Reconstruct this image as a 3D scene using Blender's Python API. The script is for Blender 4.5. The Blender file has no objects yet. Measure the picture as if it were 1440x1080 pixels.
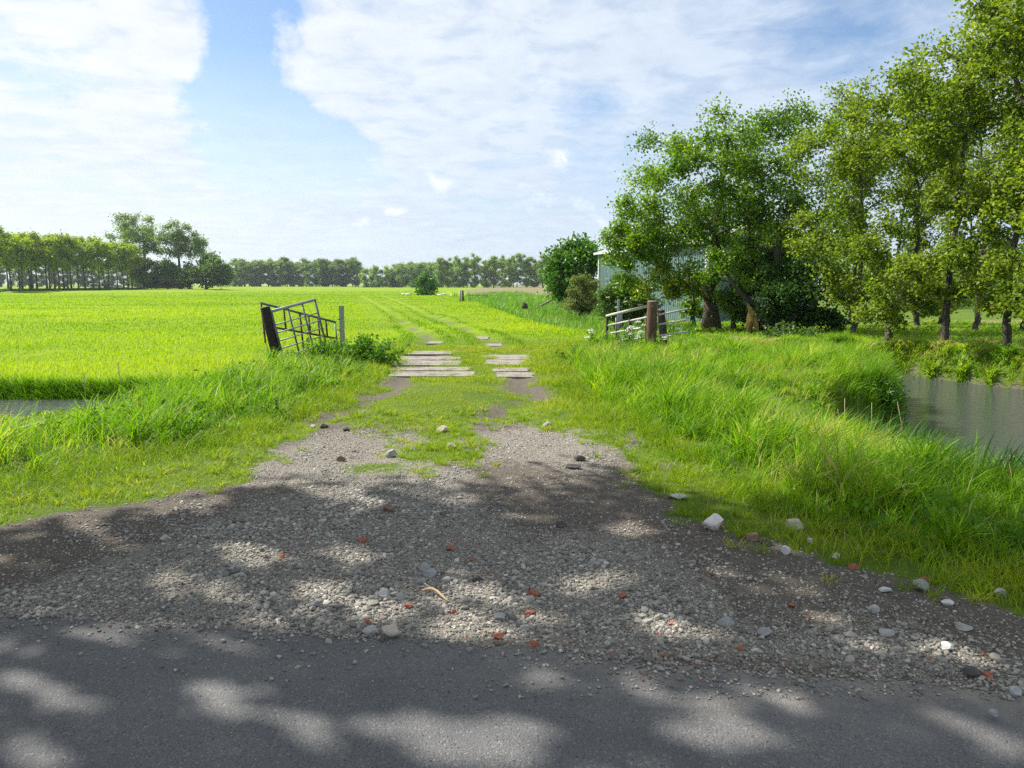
import bpy, bmesh, math, random
import numpy as np
from mathutils import Vector, Matrix

random.seed(7)
RNG = np.random.default_rng(11)
PI = math.pi
scene = bpy.context.scene
COL = scene.collection

# ------------------------------------------------------------------ camera model (photo pixels 1440x1080)
CAMH = 1.65
FPX = 1028.0
PITCH = math.radians(7.81)
CP, SP = math.cos(PITCH), math.sin(PITCH)

def ray(px, py):
    dx = (px - 720.0) / FPX
    dy = (540.0 - py) / FPX
    return dx, CP + SP * dy, -SP + CP * dy

def g(px, py, z=0.0):
    """ground point under a sight line"""
    a, b, c = ray(px, py)
    t = (z - CAMH) / c
    return np.array([a * t, b * t, z])

def at(px, py, Y):
    """point at distance Y along a sight line"""
    a, b, c = ray(px, py)
    t = Y / b
    return np.array([a * t, Y, CAMH + c * t])

# ------------------------------------------------------------------ numpy helpers
def smooth(a, b, x):
    t = np.clip((x - a) / (b - a), 0, 1)
    return t * t * (3 - 2 * t)

def _hash(ix, iy, s):
    n = (ix.astype(np.int64) * 374761393 + iy.astype(np.int64) * 668265263 + s * 982451653) & 0x7fffffff
    n = ((n ^ (n >> 13)) * 1274126177) & 0x7fffffff
    n = (n ^ (n >> 16)) & 0xffff
    return n / 65535.0

def vnoise(x, y, s=0):
    x = np.asarray(x, float); y = np.asarray(y, float)
    ix = np.floor(x); iy = np.floor(y)
    fx = x - ix; fy = y - iy
    fx = fx * fx * (3 - 2 * fx); fy = fy * fy * (3 - 2 * fy)
    a = _hash(ix, iy, s); b = _hash(ix + 1, iy, s)
    c = _hash(ix, iy + 1, s); d = _hash(ix + 1, iy + 1, s)
    return (a * (1 - fx) + b * fx) * (1 - fy) + (c * (1 - fx) + d * fx) * fy

def fbm(x, y, s=0, o=3):
    v = 0; a = 0.5; t = 0
    for k in range(o):
        v = v + a * vnoise(x * 2 ** k, y * 2 ** k, s + k * 17); t += a; a *= 0.5
    return v / t

def sdist(x, y, poly):
    """signed distance to a polygon, negative inside"""
    x = np.asarray(x, float); y = np.asarray(y, float)
    P = np.asarray(poly, float)[:, :2]
    d2 = np.full(x.shape, 1e18); ins = np.zeros(x.shape, bool)
    n = len(P)
    for i in range(n):
        ax, ay = P[i]; bx, by = P[(i + 1) % n]
        ex, ey = bx - ax, by - ay
        L = ex * ex + ey * ey + 1e-12
        t = np.clip(((x - ax) * ex + (y - ay) * ey) / L, 0, 1)
        d2 = np.minimum(d2, (x - ax - t * ex) ** 2 + (y - ay - t * ey) ** 2)
        c = ((ay > y) != (by > y))
        with np.errstate(divide='ignore', invalid='ignore'):
            xi = ax + (y - ay) * ex / (ey if abs(ey) > 1e-12 else 1e-12)
        ins ^= c & (x < xi)
    d = np.sqrt(d2)
    return np.where(ins, -d, d)

def ldist(x, y, line):
    x = np.asarray(x, float); y = np.asarray(y, float)
    d2 = np.full(x.shape, 1e18)
    for (a, b) in zip(line[:-1], line[1:]):
        ax, ay = a[0], a[1]; ex, ey = b[0] - ax, b[1] - ay
        L = ex * ex + ey * ey + 1e-12
        t = np.clip(((x - ax) * ex + (y - ay) * ey) / L, 0, 1)
        d2 = np.minimum(d2, (x - ax - t * ex) ** 2 + (y - ay - t * ey) ** 2)
    return np.sqrt(d2)

# ------------------------------------------------------------------ the plan of the place
WATER_Z = -0.72
DITCH = [(-90, 11.2), (-9.5, 11.5), (-8.0, 12.0), (-6.8, 13.0), (-5.6, 13.7), (-5.5, 14.6), (-7.0, 15.1), (-9.5, 15.15), (-90, 16.0)]
POND = [(4.9, 11.25), (4.75, 9.9), (4.5, 8.4), (4.75, 7.2), (5.4, 6.2), (7.2, 4.9), (12, 2.4), (34, -6), (40, 6), (15.5, 10.8), (11.7, 16.3),
        (10.3, 19.2), (8.0, 19.9), (5.4, 19.6), (4.6, 18.9), (6.0, 18.0), (7.6, 17.0), (7.6, 14.6), (6.75, 12.9), (6.4, 11.9), (5.7, 11.5)]
RDITCH = [(5.2, 22.5), (4.2, 26), (3.0, 32), (0.6, 50), (-2.0, 75), (-12.0, 150), (-20, 220)]

pxg = lambda L, z=0.0: [tuple(g(a, b, z)[:2]) for a, b in L]
ROAD_EDGE = pxg([(-700, 862), (-200, 866), (0, 871), (180, 880), (360, 890), (540, 897), (720, 907), (860, 925), (960, 938), (1080, 945), (1240, 955), (1440, 972), (1800, 1010), (2400, 1080)])
BARE = pxg([(-500, 830), (-200, 790), (0, 742), (110, 716), (250, 692), (330, 674), (366, 652), (395, 628), (425, 606), (470, 594), (530, 606), (560, 640), (590, 668),
            (650, 664), (690, 640), (668, 600), (700, 592), (770, 606), (850, 622), (892, 655), (918, 690), (955, 728), (1050, 752), (1120, 772), (1200, 800), (1300, 828), (1440, 862), (1700, 920), (2200, 1000),
            (2400, 1080), (2000, 1500), (-2000, 1500)])
RUTL = pxg([(455, 600), (520, 575), (560, 545), (585, 525), (600, 500), (604, 480), (592, 462), (565, 440), (535, 424), (510, 414)], -0.1)
RUTR = pxg([(700, 595), (745, 570), (735, 540), (720, 515), (703, 496), (684, 477), (655, 459), (615, 440), (575, 424), (540, 413)], -0.1)
CORR = pxg([(-300, 740), (0, 690), (150, 664), (300, 640), (390, 600), (470, 560), (535, 535), (540, 505), (552, 492), (300, 470), (-900, 470), (-900, 402), (760, 402), (790, 440),
            (850, 470), (840, 482), (795, 500), (775, 520), (800, 560), (850, 590), (915, 630), (985, 680), (1090, 728), (1220, 775), (1440, 832), (1800, 900), (2200, 980), (2400, 1500), (-2000, 1500)], -0.05)

GRAV = pxg([(-300, 865), (0, 828), (150, 786), (300, 736), (430, 690), (560, 668), (640, 664), (720, 716), (800, 762), (950, 795), (1050, 850), (1250, 880), (1440, 905), (1800, 960), (1800, 1010), (1440, 980), (720, 915), (0, 880), (-300, 876)])

def water_dist(x, y):
    return np.minimum(sdist(x, y, DITCH), sdist(x, y, POND))

def base_h(x, y):
    left = smooth(-3.0, -5.0, x)
    z = -0.42 * smooth(14.5, 18.0, y) * left * (1 - smooth(-4.8, -7.2, x)) - 0.50 * smooth(7.0, 9.8, y) * smooth(-4.6, -6.8, x)
    z = z - 0.28 * smooth(18, 38, y) * (1 - left)
    z = z + 0.06 * np.exp(-(((x - 3.6) / 1.6) ** 2 + ((y - 15.2) / 3.0) ** 2))
    z = z + 0.06 * np.exp(-(((x + 4.3) / 1.3) ** 2 + ((y - 15.0) / 1.5) ** 2))
    z = z + 0.14 * np.exp(-(((x - 5.3) / 1.0) ** 2 + ((y - 12.6) / 0.9) ** 2))
    z = z + 0.30 * smooth(180, 184, y) * smooth(-96, -104, x)
    return z

def H(x, y):
    x = np.asarray(x, float); y = np.asarray(y, float)
    z = base_h(x, y)
    z = z + (fbm(x * 0.8, y * 0.8, 3) - 0.5) * 0.10 * smooth(4.0, 6.5, y) * smooth(200, 20, y)
    dl = np.minimum(ldist(x, y, RUTL), ldist(x, y, RUTR))
    z = z - 0.05 * np.exp(-(dl / 0.3) ** 2) * smooth(5, 8, y)
    dr = ldist(x, y, RDITCH)
    z = z - 0.55 * smooth(1.3, 0.3, dr)
    near = (y < 24) & (y > -8)
    w = np.full(x.shape, 9.0)
    if near.any():
        w[near] = water_dist(x[near], y[near])
    z = z - 0.40 * smooth(1.5, 0.1, w) * smooth(11.0, 10.2, y) * smooth(2.0, 3.0, x)
    z = z * smooth(-0.5, 0.3, w) + (-1.2) * (1 - smooth(-0.5, 0.3, w))
    return z

def bare_mask(x, y):
    n = (fbm(x * 2.2, y * 2.2, 5) - 0.5) * 0.9 + (vnoise(x * 9, y * 9, 8) - 0.5) * 0.25
    m = smooth(0.12, -0.12, sdist(x, y, BARE) + n * 0.55)
    up = smooth(16, 12, y) * smooth(5, 7, y)
    rl = ldist(x, y, RUTL); rr = ldist(x, y, RUTR)
    rut = np.maximum(np.exp(-(rl / 0.42) ** 2), np.exp(-(rr / 0.5) ** 2))
    m2 = rut * up * smooth(0.40, 0.60, fbm(x * 1.9, y * 1.9, 21) + 0.06)
    m2 = np.maximum(m2, 0.85 * up * smooth(9.6, 7.6, y) * smooth(2.6, 1.8, np.abs(x)) * smooth(0.50, 0.60, fbm(x * 2.6, y * 2.6, 23)))
    far = smooth(18, 20, y) * smooth(75, 30, y)
    rut2 = np.maximum(np.exp(-(rl / 0.3) ** 2), np.exp(-(rr / 0.3) ** 2)) * far * smooth(0.34, 0.54, fbm(x * 1.1, y * 0.45, 25))
    patch = np.exp(-(((x + 1.2) / 0.32) ** 2 + ((y - 6.35) / 0.28) ** 2))      # a tuft of turf left on the gravel
    return np.clip(np.maximum(np.maximum(m * (1 - 0.95 * patch), m2 * 0.9), rut2 * 0.8), 0, 1)

# ------------------------------------------------------------------ scene object helpers
def mk_mesh(name, V, F=None, tris=None, attrs=None, smooth_sh=False):
    """V (n,3); F list of faces, or tris as an (m,k) int array"""
    me = bpy.data.meshes.new(name)
    if tris is not None:
        T = np.asarray(tris, np.int32); V = np.asarray(V, np.float32)
        k = T.shape[1]
        me.vertices.add(len(V)); me.vertices.foreach_set('co', V.ravel())
        me.loops.add(T.size); me.loops.foreach_set('vertex_index', T.ravel())
        me.polygons.add(len(T))
        me.polygons.foreach_set('loop_start', np.arange(0, T.size, k, dtype=np.int32))
        me.update(calc_edges=True)
    else:
        me.from_pydata([tuple(map(float, v)) for v in V], [], [tuple(int(i) for i in f) for f in F])
        me.update()
    if attrs:
        for an, av in attrs.items():
            a = me.attributes.new(an, 'FLOAT', 'POINT')
            a.data.foreach_set('value', np.asarray(av, np.float32))
    me.polygons.foreach_set('use_smooth', np.full(len(me.polygons), bool(smooth_sh)))
    return me

def link(name, me, mat=None, parent=None, loc=(0, 0, 0)):
    o = bpy.data.objects.new(name, me)
    COL.objects.link(o)
    o.location = loc
    if mat is not None and len(me.materials) == 0:
        me.materials.append(mat)
    if parent is not None:
        o.parent = parent
    return o

def tag(o, label=None, cat=None, group=None, kind=None):
    if label: o['label'] = label
    if cat: o['category'] = cat
    if group: o['group'] = group
    if kind: o['kind'] = kind
    return o

def thing(name, label, cat, loc, group=None):
    o = bpy.data.objects.new(name, None)
    COL.objects.link(o); o.location = tuple(float(v) for v in loc); o.empty_display_size = 0.2
    return tag(o, label, cat, group)

class MB:
    """collects shapes into one mesh"""
    def __init__(s):
        s.V = []; s.F = []; s.n = 0
    def add(s, V, F):
        s.V.extend([tuple(map(float, v)) for v in V]); s.F.extend([tuple(int(i) + s.n for i in f) for f in F]); s.n += len(V)
        return s
    def tube(s, pts, rad, sides=8, cap=True):
        V, F = tube(pts, rad, sides, cap); return s.add(V, F)
    def box(s, c, size, rot=None):
        hx, hy, hz = [v / 2 for v in size]
        V = [Vector((x, y, z)) for x in (-hx, hx) for y in (-hy, hy) for z in (-hz, hz)]
        if rot is not None: V = [rot @ v for v in V]
        V = [(v.x + c[0], v.y + c[1], v.z + c[2]) for v in V]
        F = [(0, 1, 3, 2), (4, 6, 7, 5), (0, 4, 5, 1), (2, 3, 7, 6), (0, 2, 6, 4), (1, 5, 7, 3)]
        return s.add(V, F)
    def build(s, name, mat, parent=None, origin=(0, 0, 0), smooth_sh=True, bevel=0.0, loc=None):
        V = np.array(s.V) - np.array(origin)
        me = mk_mesh(name, V, s.F, smooth_sh=False)
        if smooth_sh:
            for p in me.polygons: p.use_smooth = len(p.vertices) == 4
        o = link(name, me, mat, parent, loc if loc is not None else (0, 0, 0))
        if bevel:
            m = o.modifiers.new('Bevel', 'BEVEL'); m.width = bevel; m.segments = 2; m.limit_method = 'ANGLE'
        return o

def tube(pts, rad, sides=8, cap=True):
    P = [Vector(tuple(map(float, p))) for p in pts]
    R = [rad] * len(P) if not hasattr(rad, '__len__') else list(rad)
    V = []; F = []
    up = None
    for i, p in enumerate(P):
        d = (P[min(i + 1, len(P) - 1)] - P[max(i - 1, 0)])
        d = d.normalized() if d.length > 1e-9 else Vector((0, 0, 1))
        if up is None:
            up = Vector((1, 0, 0)) if abs(d.x) < 0.9 else Vector((0, 1, 0))
        u = (up - d * up.dot(d)); u = u.normalized() if u.length > 1e-6 else d.orthogonal().normalized()
        w = d.cross(u); up = u
        for k in range(sides):
            a = 2 * PI * k / sides
            q = p + (u * math.cos(a) + w * math.sin(a)) * R[i]
            V.append((q.x, q.y, q.z))
    for i in range(len(P) - 1):
        for k in range(sides):
            k2 = (k + 1) % sides
            F.append((i * sides + k, i * sides + k2, (i + 1) * sides + k2, (i + 1) * sides + k))
    if cap:
        F.append(tuple(range(sides - 1, -1, -1)))
        F.append(tuple((len(P) - 1) * sides + k for k in range(sides)))
    return V, F

# ------------------------------------------------------------------ materials
def new_mat(name):
    m = bpy.data.materials.new(name); m.use_nodes = True
    nt = m.node_tree; nt.nodes.clear()
    out = nt.nodes.new('ShaderNodeOutputMaterial')
    return m, nt, out

def N(nt, typ, **kw):
    n = nt.nodes.new(typ)
    for k, v in kw.items():
        if k.startswith('i_'):
            key = k[2:].replace('_', ' ')
            n.inputs[key].default_value = v
        else:
            setattr(n, k, v)
    return n

def ramp(nt, stops, fac=None, interp='LINEAR'):
    r = nt.nodes.new('ShaderNodeValToRGB'); cr = r.color_ramp; cr.interpolation = interp
    while len(cr.elements) > len(stops): cr.elements.remove(cr.elements[-1])
    while len(cr.elements) < len(stops): cr.elements.new(0.5)
    for e, (p, c) in zip(cr.elements, stops):
        e.position = p; e.color = (c[0], c[1], c[2], 1)
    if fac is not None: nt.links.new(fac, r.inputs[0])
    return r

def noise(nt, scale, detail=4, rough=0.6, vec=None, dist=0.0):
    n = nt.nodes.new('ShaderNodeTexNoise')
    n.inputs['Scale'].default_value = scale; n.inputs['Detail'].default_value = detail
    n.inputs['Roughness'].default_value = rough; n.inputs['Distortion'].default_value = dist
    if vec is not None: nt.links.new(vec, n.inputs['Vector'])
    return n

def mixc(nt, a, b, fac, typ='MIX'):
    m = nt.nodes.new('ShaderNodeMix'); m.data_type = 'RGBA'; m.blend_type = typ
    for idx, v in ((0, fac), (6, a), (7, b)):
        if hasattr(v, 'links'): nt.links.new(v, m.inputs[idx])
        elif idx == 0: m.inputs[0].default_value = v
        else: m.inputs[idx].default_value = (v[0], v[1], v[2], 1)
    return m.outputs[2]

def math_n(nt, op, a, b=0.0, clamp=False):
    m = nt.nodes.new('ShaderNodeMath'); m.operation = op; m.use_clamp = clamp
    for i, v in enumerate((a, b)):
        if hasattr(v, 'links'): nt.links.new(v, m.inputs[i])
        else: m.inputs[i].default_value = v
    return m.outputs[0]

def attr(nt, name):
    a = nt.nodes.new('ShaderNodeAttribute'); a.attribute_name = name
    return a.outputs['Fac']

def principled(nt, out, color=None, rough=0.8, spec=0.3, metal=0.0, bump=None, bump_s=0.3, bump_d=0.02):
    b = nt.nodes.new('ShaderNodeBsdfPrincipled')
    if color is not None:
        if hasattr(color, 'links'): nt.links.new(color, b.inputs['Base Color'])
        else: b.inputs['Base Color'].default_value = (color[0], color[1], color[2], 1)
    if hasattr(rough, 'links'): nt.links.new(rough, b.inputs['Roughness'])
    else: b.inputs['Roughness'].default_value = rough
    b.inputs['Specular IOR Level'].default_value = spec
    b.inputs['Metallic'].default_value = metal
    if bump is not None:
        bp = nt.nodes.new('ShaderNodeBump'); bp.inputs['Strength'].default_value = bump_s; bp.inputs['Distance'].default_value = bump_d
        nt.links.new(bump, bp.inputs['Height']); nt.links.new(bp.outputs[0], b.inputs['Normal'])
    nt.links.new(b.outputs[0], out.inputs['Surface'])
    return b

def leaf_mat(name, stops, transl=0.4, rough=0.45, spec=0.35, tboost=(1.25, 1.25, 0.6), patch=None):
    """leaf or blade: a lit face plus light that comes through it; colour varies leaf by leaf"""
    m, nt, out = new_mat(name)
    fac = attr(nt, 'tint')
    if patch:
        pos = nt.nodes.new('ShaderNodeNewGeometry').outputs['Position']
        nz = noise(nt, patch[0], 3, 0.6, pos)
        fac = math_n(nt, 'ADD', fac, math_n(nt, 'MULTIPLY', math_n(nt, 'SUBTRACT', nz.outputs['Fac'], 0.5), patch[1]), True)
    r = ramp(nt, stops, fac)
    b = principled(nt, out, r.outputs[0], rough, spec)
    t = nt.nodes.new('ShaderNodeBsdfTranslucent')
    tc = mixc(nt, r.outputs[0], tboost, 1.0, 'MULTIPLY')
    nt.links.new(tc, t.inputs['Color'])
    mx = nt.nodes.new('ShaderNodeMixShader'); mx.inputs[0].default_value = transl
    nt.links.new(b.outputs[0], mx.inputs[1]); nt.links.new(t.outputs[0], mx.inputs[2])
    nt.links.new(mx.outputs[0], out.inputs['Surface'])
    return m

def simple_mat(name, c1, c2, scale=8.0, rough=0.8, spec=0.3, metal=0.0, bump_s=0.3, bump_d=0.01, stretch=None, detail=6):
    m, nt, out = new_mat(name)
    tc = nt.nodes.new('ShaderNodeTexCoord'); v = tc.outputs['Object']
    if stretch:
        mp = nt.nodes.new('ShaderNodeMapping'); mp.inputs['Scale'].default_value = stretch
        nt.links.new(v, mp.inputs['Vector']); v = mp.outputs[0]
    n = noise(nt, scale, detail, 0.65, v)
    r = ramp(nt, [(0.3, c1), (0.7, c2)], n.outputs['Fac'])
    principled(nt, out, r.outputs[0], rough, spec, metal, n.outputs['Fac'], bump_s, bump_d)
    return m

M = {}
GREEN = [(0.0, (0.050, 0.120, 0.008)), (0.35, (0.105, 0.235, 0.010)), (0.7, (0.190, 0.330, 0.012)), (0.93, (0.300, 0.390, 0.030)), (1.0, (0.42, 0.37, 0.14))]
M['bank_grass'] = leaf_mat('bank grass', [(0.0, (0.060, 0.160, 0.006)), (0.4, (0.130, 0.290, 0.007)), (0.75, (0.210, 0.380, 0.010)), (0.95, (0.34, 0.45, 0.03)), (1.0, (0.46, 0.40, 0.18))], 0.5, 0.5, 0.22, patch=(0.9, 0.5))
M['field_grass'] = leaf_mat('field grass', [(0.0, (0.105, 0.215, 0.004)), (0.35, (0.185, 0.325, 0.004)), (0.7, (0.265, 0.395, 0.004)), (1.0, (0.36, 0.44, 0.010))], 0.5, 0.5, 0.2, patch=(0.35, 0.6))
M['track_grass'] = leaf_mat('track grass', [(0.0, (0.125, 0.225, 0.008)), (0.4, (0.235, 0.345, 0.010)), (0.75, (0.335, 0.405, 0.018)), (1.0, (0.44, 0.42, 0.10))], 0.42, 0.5, 0.25, patch=(1.4, 0.7))
M['reed'] = leaf_mat('reed blades', [(0.0, (0.022, 0.085, 0.014)), (0.5, (0.050, 0.160, 0.018)), (0.9, (0.100, 0.230, 0.022)), (1.0, (0.30, 0.26, 0.11))], 0.42, 0.55, 0.2)
M['verge_reed'] = leaf_mat('verge reed blades', [(0.0, (0.06, 0.16, 0.010)), (0.5, (0.14, 0.29, 0.014)), (0.9, (0.24, 0.40, 0.02)), (1.0, (0.40, 0.36, 0.15))], 0.46, 0.5, 0.2)
M['far_reed'] = leaf_mat('far reed blades', [(0.0, (0.060, 0.160, 0.012)), (0.5, (0.120, 0.280, 0.016)), (1.0, (0.21, 0.36, 0.03))], 0.4, 0.45, 0.35)
M['dead_reed'] = simple_mat('dry reed stem', (0.30, 0.22, 0.11), (0.48, 0.38, 0.22), 30, 0.7)
M['maple'] = leaf_mat('maple leaves', [(0.0, (0.060, 0.140, 0.010)), (0.5, (0.135, 0.260, 0.013)), (0.88, (0.225, 0.350, 0.018)), (0.93, (0.36, 0.38, 0.02)), (1.0, (0.50, 0.42, 0.02))], 0.46, 0.40, 0.4)
M['alder'] = leaf_mat('alder leaves', [(0.0, (0.055, 0.115, 0.012)), (0.5, (0.165, 0.250, 0.018)), (0.9, (0.290, 0.360, 0.036)), (1.0, (0.36, 0.42, 0.09))], 0.5, 0.45, 0.3)
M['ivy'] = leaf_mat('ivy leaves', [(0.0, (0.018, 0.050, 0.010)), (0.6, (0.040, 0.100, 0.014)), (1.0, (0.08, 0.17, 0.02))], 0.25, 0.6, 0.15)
M['elder'] = leaf_mat('elder leaves', [(0.0, (0.040, 0.100, 0.018)), (0.6, (0.085, 0.170, 0.030)), (1.0, (0.16, 0.25, 0.05))], 0.36, 0.45, 0.3)
M['olive'] = leaf_mat('olive brown scrub leaves', [(0.0, (0.090, 0.125, 0.032)), (0.6, (0.180, 0.230, 0.060)), (1.0, (0.28, 0.31, 0.11))], 0.42, 0.6, 0.2)
M['laurel'] = leaf_mat('round shrub leaves', [(0.0, (0.035, 0.110, 0.010)), (0.6, (0.085, 0.220, 0.014)), (1.0, (0.16, 0.32, 0.02))], 0.35, 0.40, 0.4)
M['lime'] = leaf_mat('avenue leaves', [(0.0, (0.125, 0.205, 0.012)), (0.5, (0.235, 0.335, 0.014)), (1.0, (0.35, 0.43, 0.02))], 0.52, 0.5, 0.25)
M['poplar'] = leaf_mat('poplar leaves', [(0.0, (0.090, 0.155, 0.045)), (0.5, (0.165, 0.255, 0.070)), (1.0, (0.25, 0.34, 0.11))], 0.5, 0.5, 0.3)
M['pale_poplar'] = leaf_mat('pale poplar leaves', [(0.0, (0.110, 0.195, 0.036)), (0.5, (0.200, 0.310, 0.055)), (1.0, (0.30, 0.41, 0.09))], 0.5, 0.5, 0.3)
M['oak'] = leaf_mat('oak leaves', [(0.0, (0.060, 0.120, 0.022)), (0.5, (0.110, 0.200, 0.032)), (1.0, (0.19, 0.29, 0.045))], 0.5, 0.5, 0.3)
M['nettle'] = leaf_mat('nettle leaves', [(0.0, (0.035, 0.105, 0.010)), (0.6, (0.080, 0.200, 0.016)), (1.0, (0.15, 0.29, 0.025))], 0.40, 0.6, 0.12)
M['bark'] = simple_mat('bark', (0.036, 0.031, 0.026), (0.125, 0.110, 0.092), 9, 0.9, 0.15, 0, 0.9, 0.04, (3, 3, 0.6))
M['grey_bark'] = simple_mat('grey furrowed bark', (0.045, 0.034, 0.026), (0.19, 0.15, 0.118), 7, 0.9, 0.15, 0, 1.0, 0.06, (3, 3, 0.5))
M['raw_wood'] = simple_mat('torn orange wood', (0.36, 0.19, 0.055), (0.62, 0.42, 0.17), 6, 0.85, 0.2, 0, 0.8, 0.04, (4, 4, 0.8))
M['post_wood'] = simple_mat('brown post wood', (0.050, 0.030, 0.018), (0.155, 0.098, 0.060), 9, 0.85, 0.2, 0, 0.6, 0.012, (5, 5, 0.5))
M['dark_wood'] = simple_mat('tarred post wood', (0.012, 0.010, 0.009), (0.045, 0.036, 0.030), 9, 0.8, 0.25, 0, 0.6, 0.012, (5, 5, 0.5))
M['end_grain'] = simple_mat('weathered end grain', (0.26, 0.23, 0.19), (0.46, 0.42, 0.36), 30, 0.9)
M['grey_wood'] = simple_mat('grey dead wood', (0.11, 0.09, 0.07), (0.30, 0.26, 0.21), 10, 0.9, 0.15, 0, 0.7, 0.02, (1, 6, 6))
M['galv'] = simple_mat('galvanised steel', (0.20, 0.22, 0.235), (0.40, 0.43, 0.45), 18, 0.45, 0.5, 0.6, 0.1, 0.003)
M['gate_steel'] = simple_mat('dull painted gate steel', (0.055, 0.060, 0.066), (0.16, 0.17, 0.18), 14, 0.42, 0.5, 0.25, 0.15, 0.003)
M['rust_steel'] = simple_mat('rusty gate steel', (0.030, 0.020, 0.017), (0.13, 0.055, 0.032), 20, 0.7, 0.35, 0.15, 0.2, 0.003)
M['pale_pipe'] = simple_mat('lichened pale pipe', (0.26, 0.25, 0.22), (0.55, 0.53, 0.47), 25, 0.6, 0.4, 0.1, 0.2, 0.003)
M['wire'] = simple_mat('fence wire', (0.10, 0.09, 0.08), (0.22, 0.20, 0.18), 25, 0.5, 0.5, 0.6)
M['white_flower'] = simple_mat('white umbel petals', (0.62, 0.64, 0.52), (0.80, 0.81, 0.74), 60, 0.8)
M['cream_flower'] = simple_mat('cream elder petals', (0.60, 0.60, 0.36), (0.78, 0.77, 0.56), 60, 0.8)
M['stem'] = simple_mat('green stems', (0.06, 0.14, 0.02), (0.12, 0.22, 0.04), 20, 0.7)
M['yellow_flower'] = simple_mat('yellow petals', (0.72, 0.50, 0.02), (0.82, 0.64, 0.04), 60, 0.7)

def stone_mat(name, c1, c2, scale=14, c3=None):
    m, nt, out = new_mat(name)
    tc = nt.nodes.new('ShaderNodeTexCoord')
    n = noise(nt, scale, 6, 0.7, tc.outputs['Object']); n2 = noise(nt, scale * 6, 3, 0.6, tc.outputs['Object'])
    c = ramp(nt, [(0.3, c1), (0.68, c2)], n.outputs['Fac']).outputs[0]
    if c3 is not None:
        f = ramp(nt, [(0.52, (0, 0, 0)), (0.60, (1, 1, 1))], noise(nt, scale * 0.5, 3, 0.6, tc.outputs['Object']).outputs['Fac'])
        c = mixc(nt, c, c3, f.outputs[0])
    h = math_n(nt, 'ADD', n.outputs['Fac'], math_n(nt, 'MULTIPLY', n2.outputs['Fac'], 0.4))
    principled(nt, out, c, 0.85, 0.25, 0, h, 0.5, 0.006)
    return m
M['white_stone'] = stone_mat('white limestone', (0.42, 0.41, 0.38), (0.64, 0.63, 0.60))
M['pink_stone'] = stone_mat('white stone with brick red crust', (0.46, 0.42, 0.38), (0.64, 0.62, 0.58), 10, (0.40, 0.17, 0.11))
M['grey_stone'] = stone_mat('grey stone', (0.17, 0.17, 0.165), (0.36, 0.36, 0.35))
M['pale_stone'] = stone_mat('pale grey stone', (0.24, 0.235, 0.22), (0.42, 0.41, 0.385))
M['beige_stone'] = stone_mat('beige stone', (0.32, 0.27, 0.20), (0.52, 0.46, 0.37))
M['brown_stone'] = stone_mat('brown stone', (0.10, 0.065, 0.045), (0.24, 0.165, 0.115))
M['dark_stone'] = stone_mat('dark stone', (0.035, 0.032, 0.030), (0.10, 0.09, 0.085))
M['brick'] = stone_mat('brick rubble', (0.20, 0.065, 0.038), (0.40, 0.145, 0.088), 16)
M['slab'] = stone_mat('weathered concrete plank', (0.165, 0.146, 0.126), (0.30, 0.27, 0.245), 7, (0.135, 0.112, 0.085))

# gravel: colour varies stone by stone
m, nt, out = new_mat('loose gravel')
r = ramp(nt, [(0.0, (0.085, 0.078, 0.068)), (0.3, (0.195, 0.18, 0.155)), (0.62, (0.32, 0.297, 0.255)), (0.84, (0.45, 0.42, 0.36)), (0.93, (0.58, 0.54, 0.46)), (0.955, (0.25, 0.15, 0.10)), (0.985, (0.36, 0.12, 0.07)), (1.0, (0.40, 0.12, 0.06))], attr(nt, 'tint'))
pos = nt.nodes.new('ShaderNodeNewGeometry').outputs['Position']
nz = noise(nt, 160, 3, 0.6, pos)
c = mixc(nt, r.outputs[0], ramp(nt, [(0.3, (0.7, 0.7, 0.7)), (0.7, (1.15, 1.15, 1.15))], nz.outputs['Fac']).outputs[0], 1.0, 'MULTIPLY')
principled(nt, out, c, 0.8, 0.3)
M['gravel'] = m

# ground sheet
m, nt, out = new_mat('earth and turf')
pos = nt.nodes.new('ShaderNodeNewGeometry').outputs['Position']
nA = noise(nt, 0.8, 5, 0.65, pos); nB = noise(nt, 14, 5, 0.7, pos); nC = noise(nt, 90, 3, 0.7, pos)
nD = noise(nt, 0.06, 4, 0.6, pos)
mp = nt.nodes.new('ShaderNodeMapping'); mp.inputs['Scale'].default_value = (0.25, 1.0, 1.0); nt.links.new(pos, mp.inputs['Vector'])
nE = noise(nt, 0.22, 6, 0.7, mp.outputs[0])
dirt = ramp(nt, [(0.25, (0.058, 0.048, 0.039)), (0.5, (0.118, 0.100, 0.082)), (0.75, (0.205, 0.178, 0.148))], math_n(nt, 'ADD', math_n(nt, 'MULTIPLY', nB.outputs['Fac'], 0.6), math_n(nt, 'MULTIPLY', nC.outputs['Fac'], 0.4)))
grav = ramp(nt, [(0.3, (0.135, 0.12, 0.10)), (0.7, (0.31, 0.282, 0.24))], nC.outputs['Fac'])
rough_ = math_n(nt, 'ADD', math_n(nt, 'MULTIPLY', math_n(nt, 'SUBTRACT', nB.outputs['Fac'], 0.5), 1.5), math_n(nt, 'MULTIPLY', math_n(nt, 'SUBTRACT', nC.outputs['Fac'], 0.5), 1.3))
def broken(name):
    return ramp(nt, [(0.38, (0, 0, 0)), (0.62, (1, 1, 1))], math_n(nt, 'ADD', attr(nt, name), rough_)).outputs[0]
c = mixc(nt, dirt.outputs[0], grav.outputs[0], broken('gravelly'))
turf = ramp(nt, [(0.3, (0.045, 0.090, 0.008)), (0.7, (0.120, 0.185, 0.014))], math_n(nt, 'ADD', math_n(nt, 'MULTIPLY', nA.outputs['Fac'], 0.5), math_n(nt, 'MULTIPLY', nB.outputs['Fac'], 0.5)))
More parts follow.
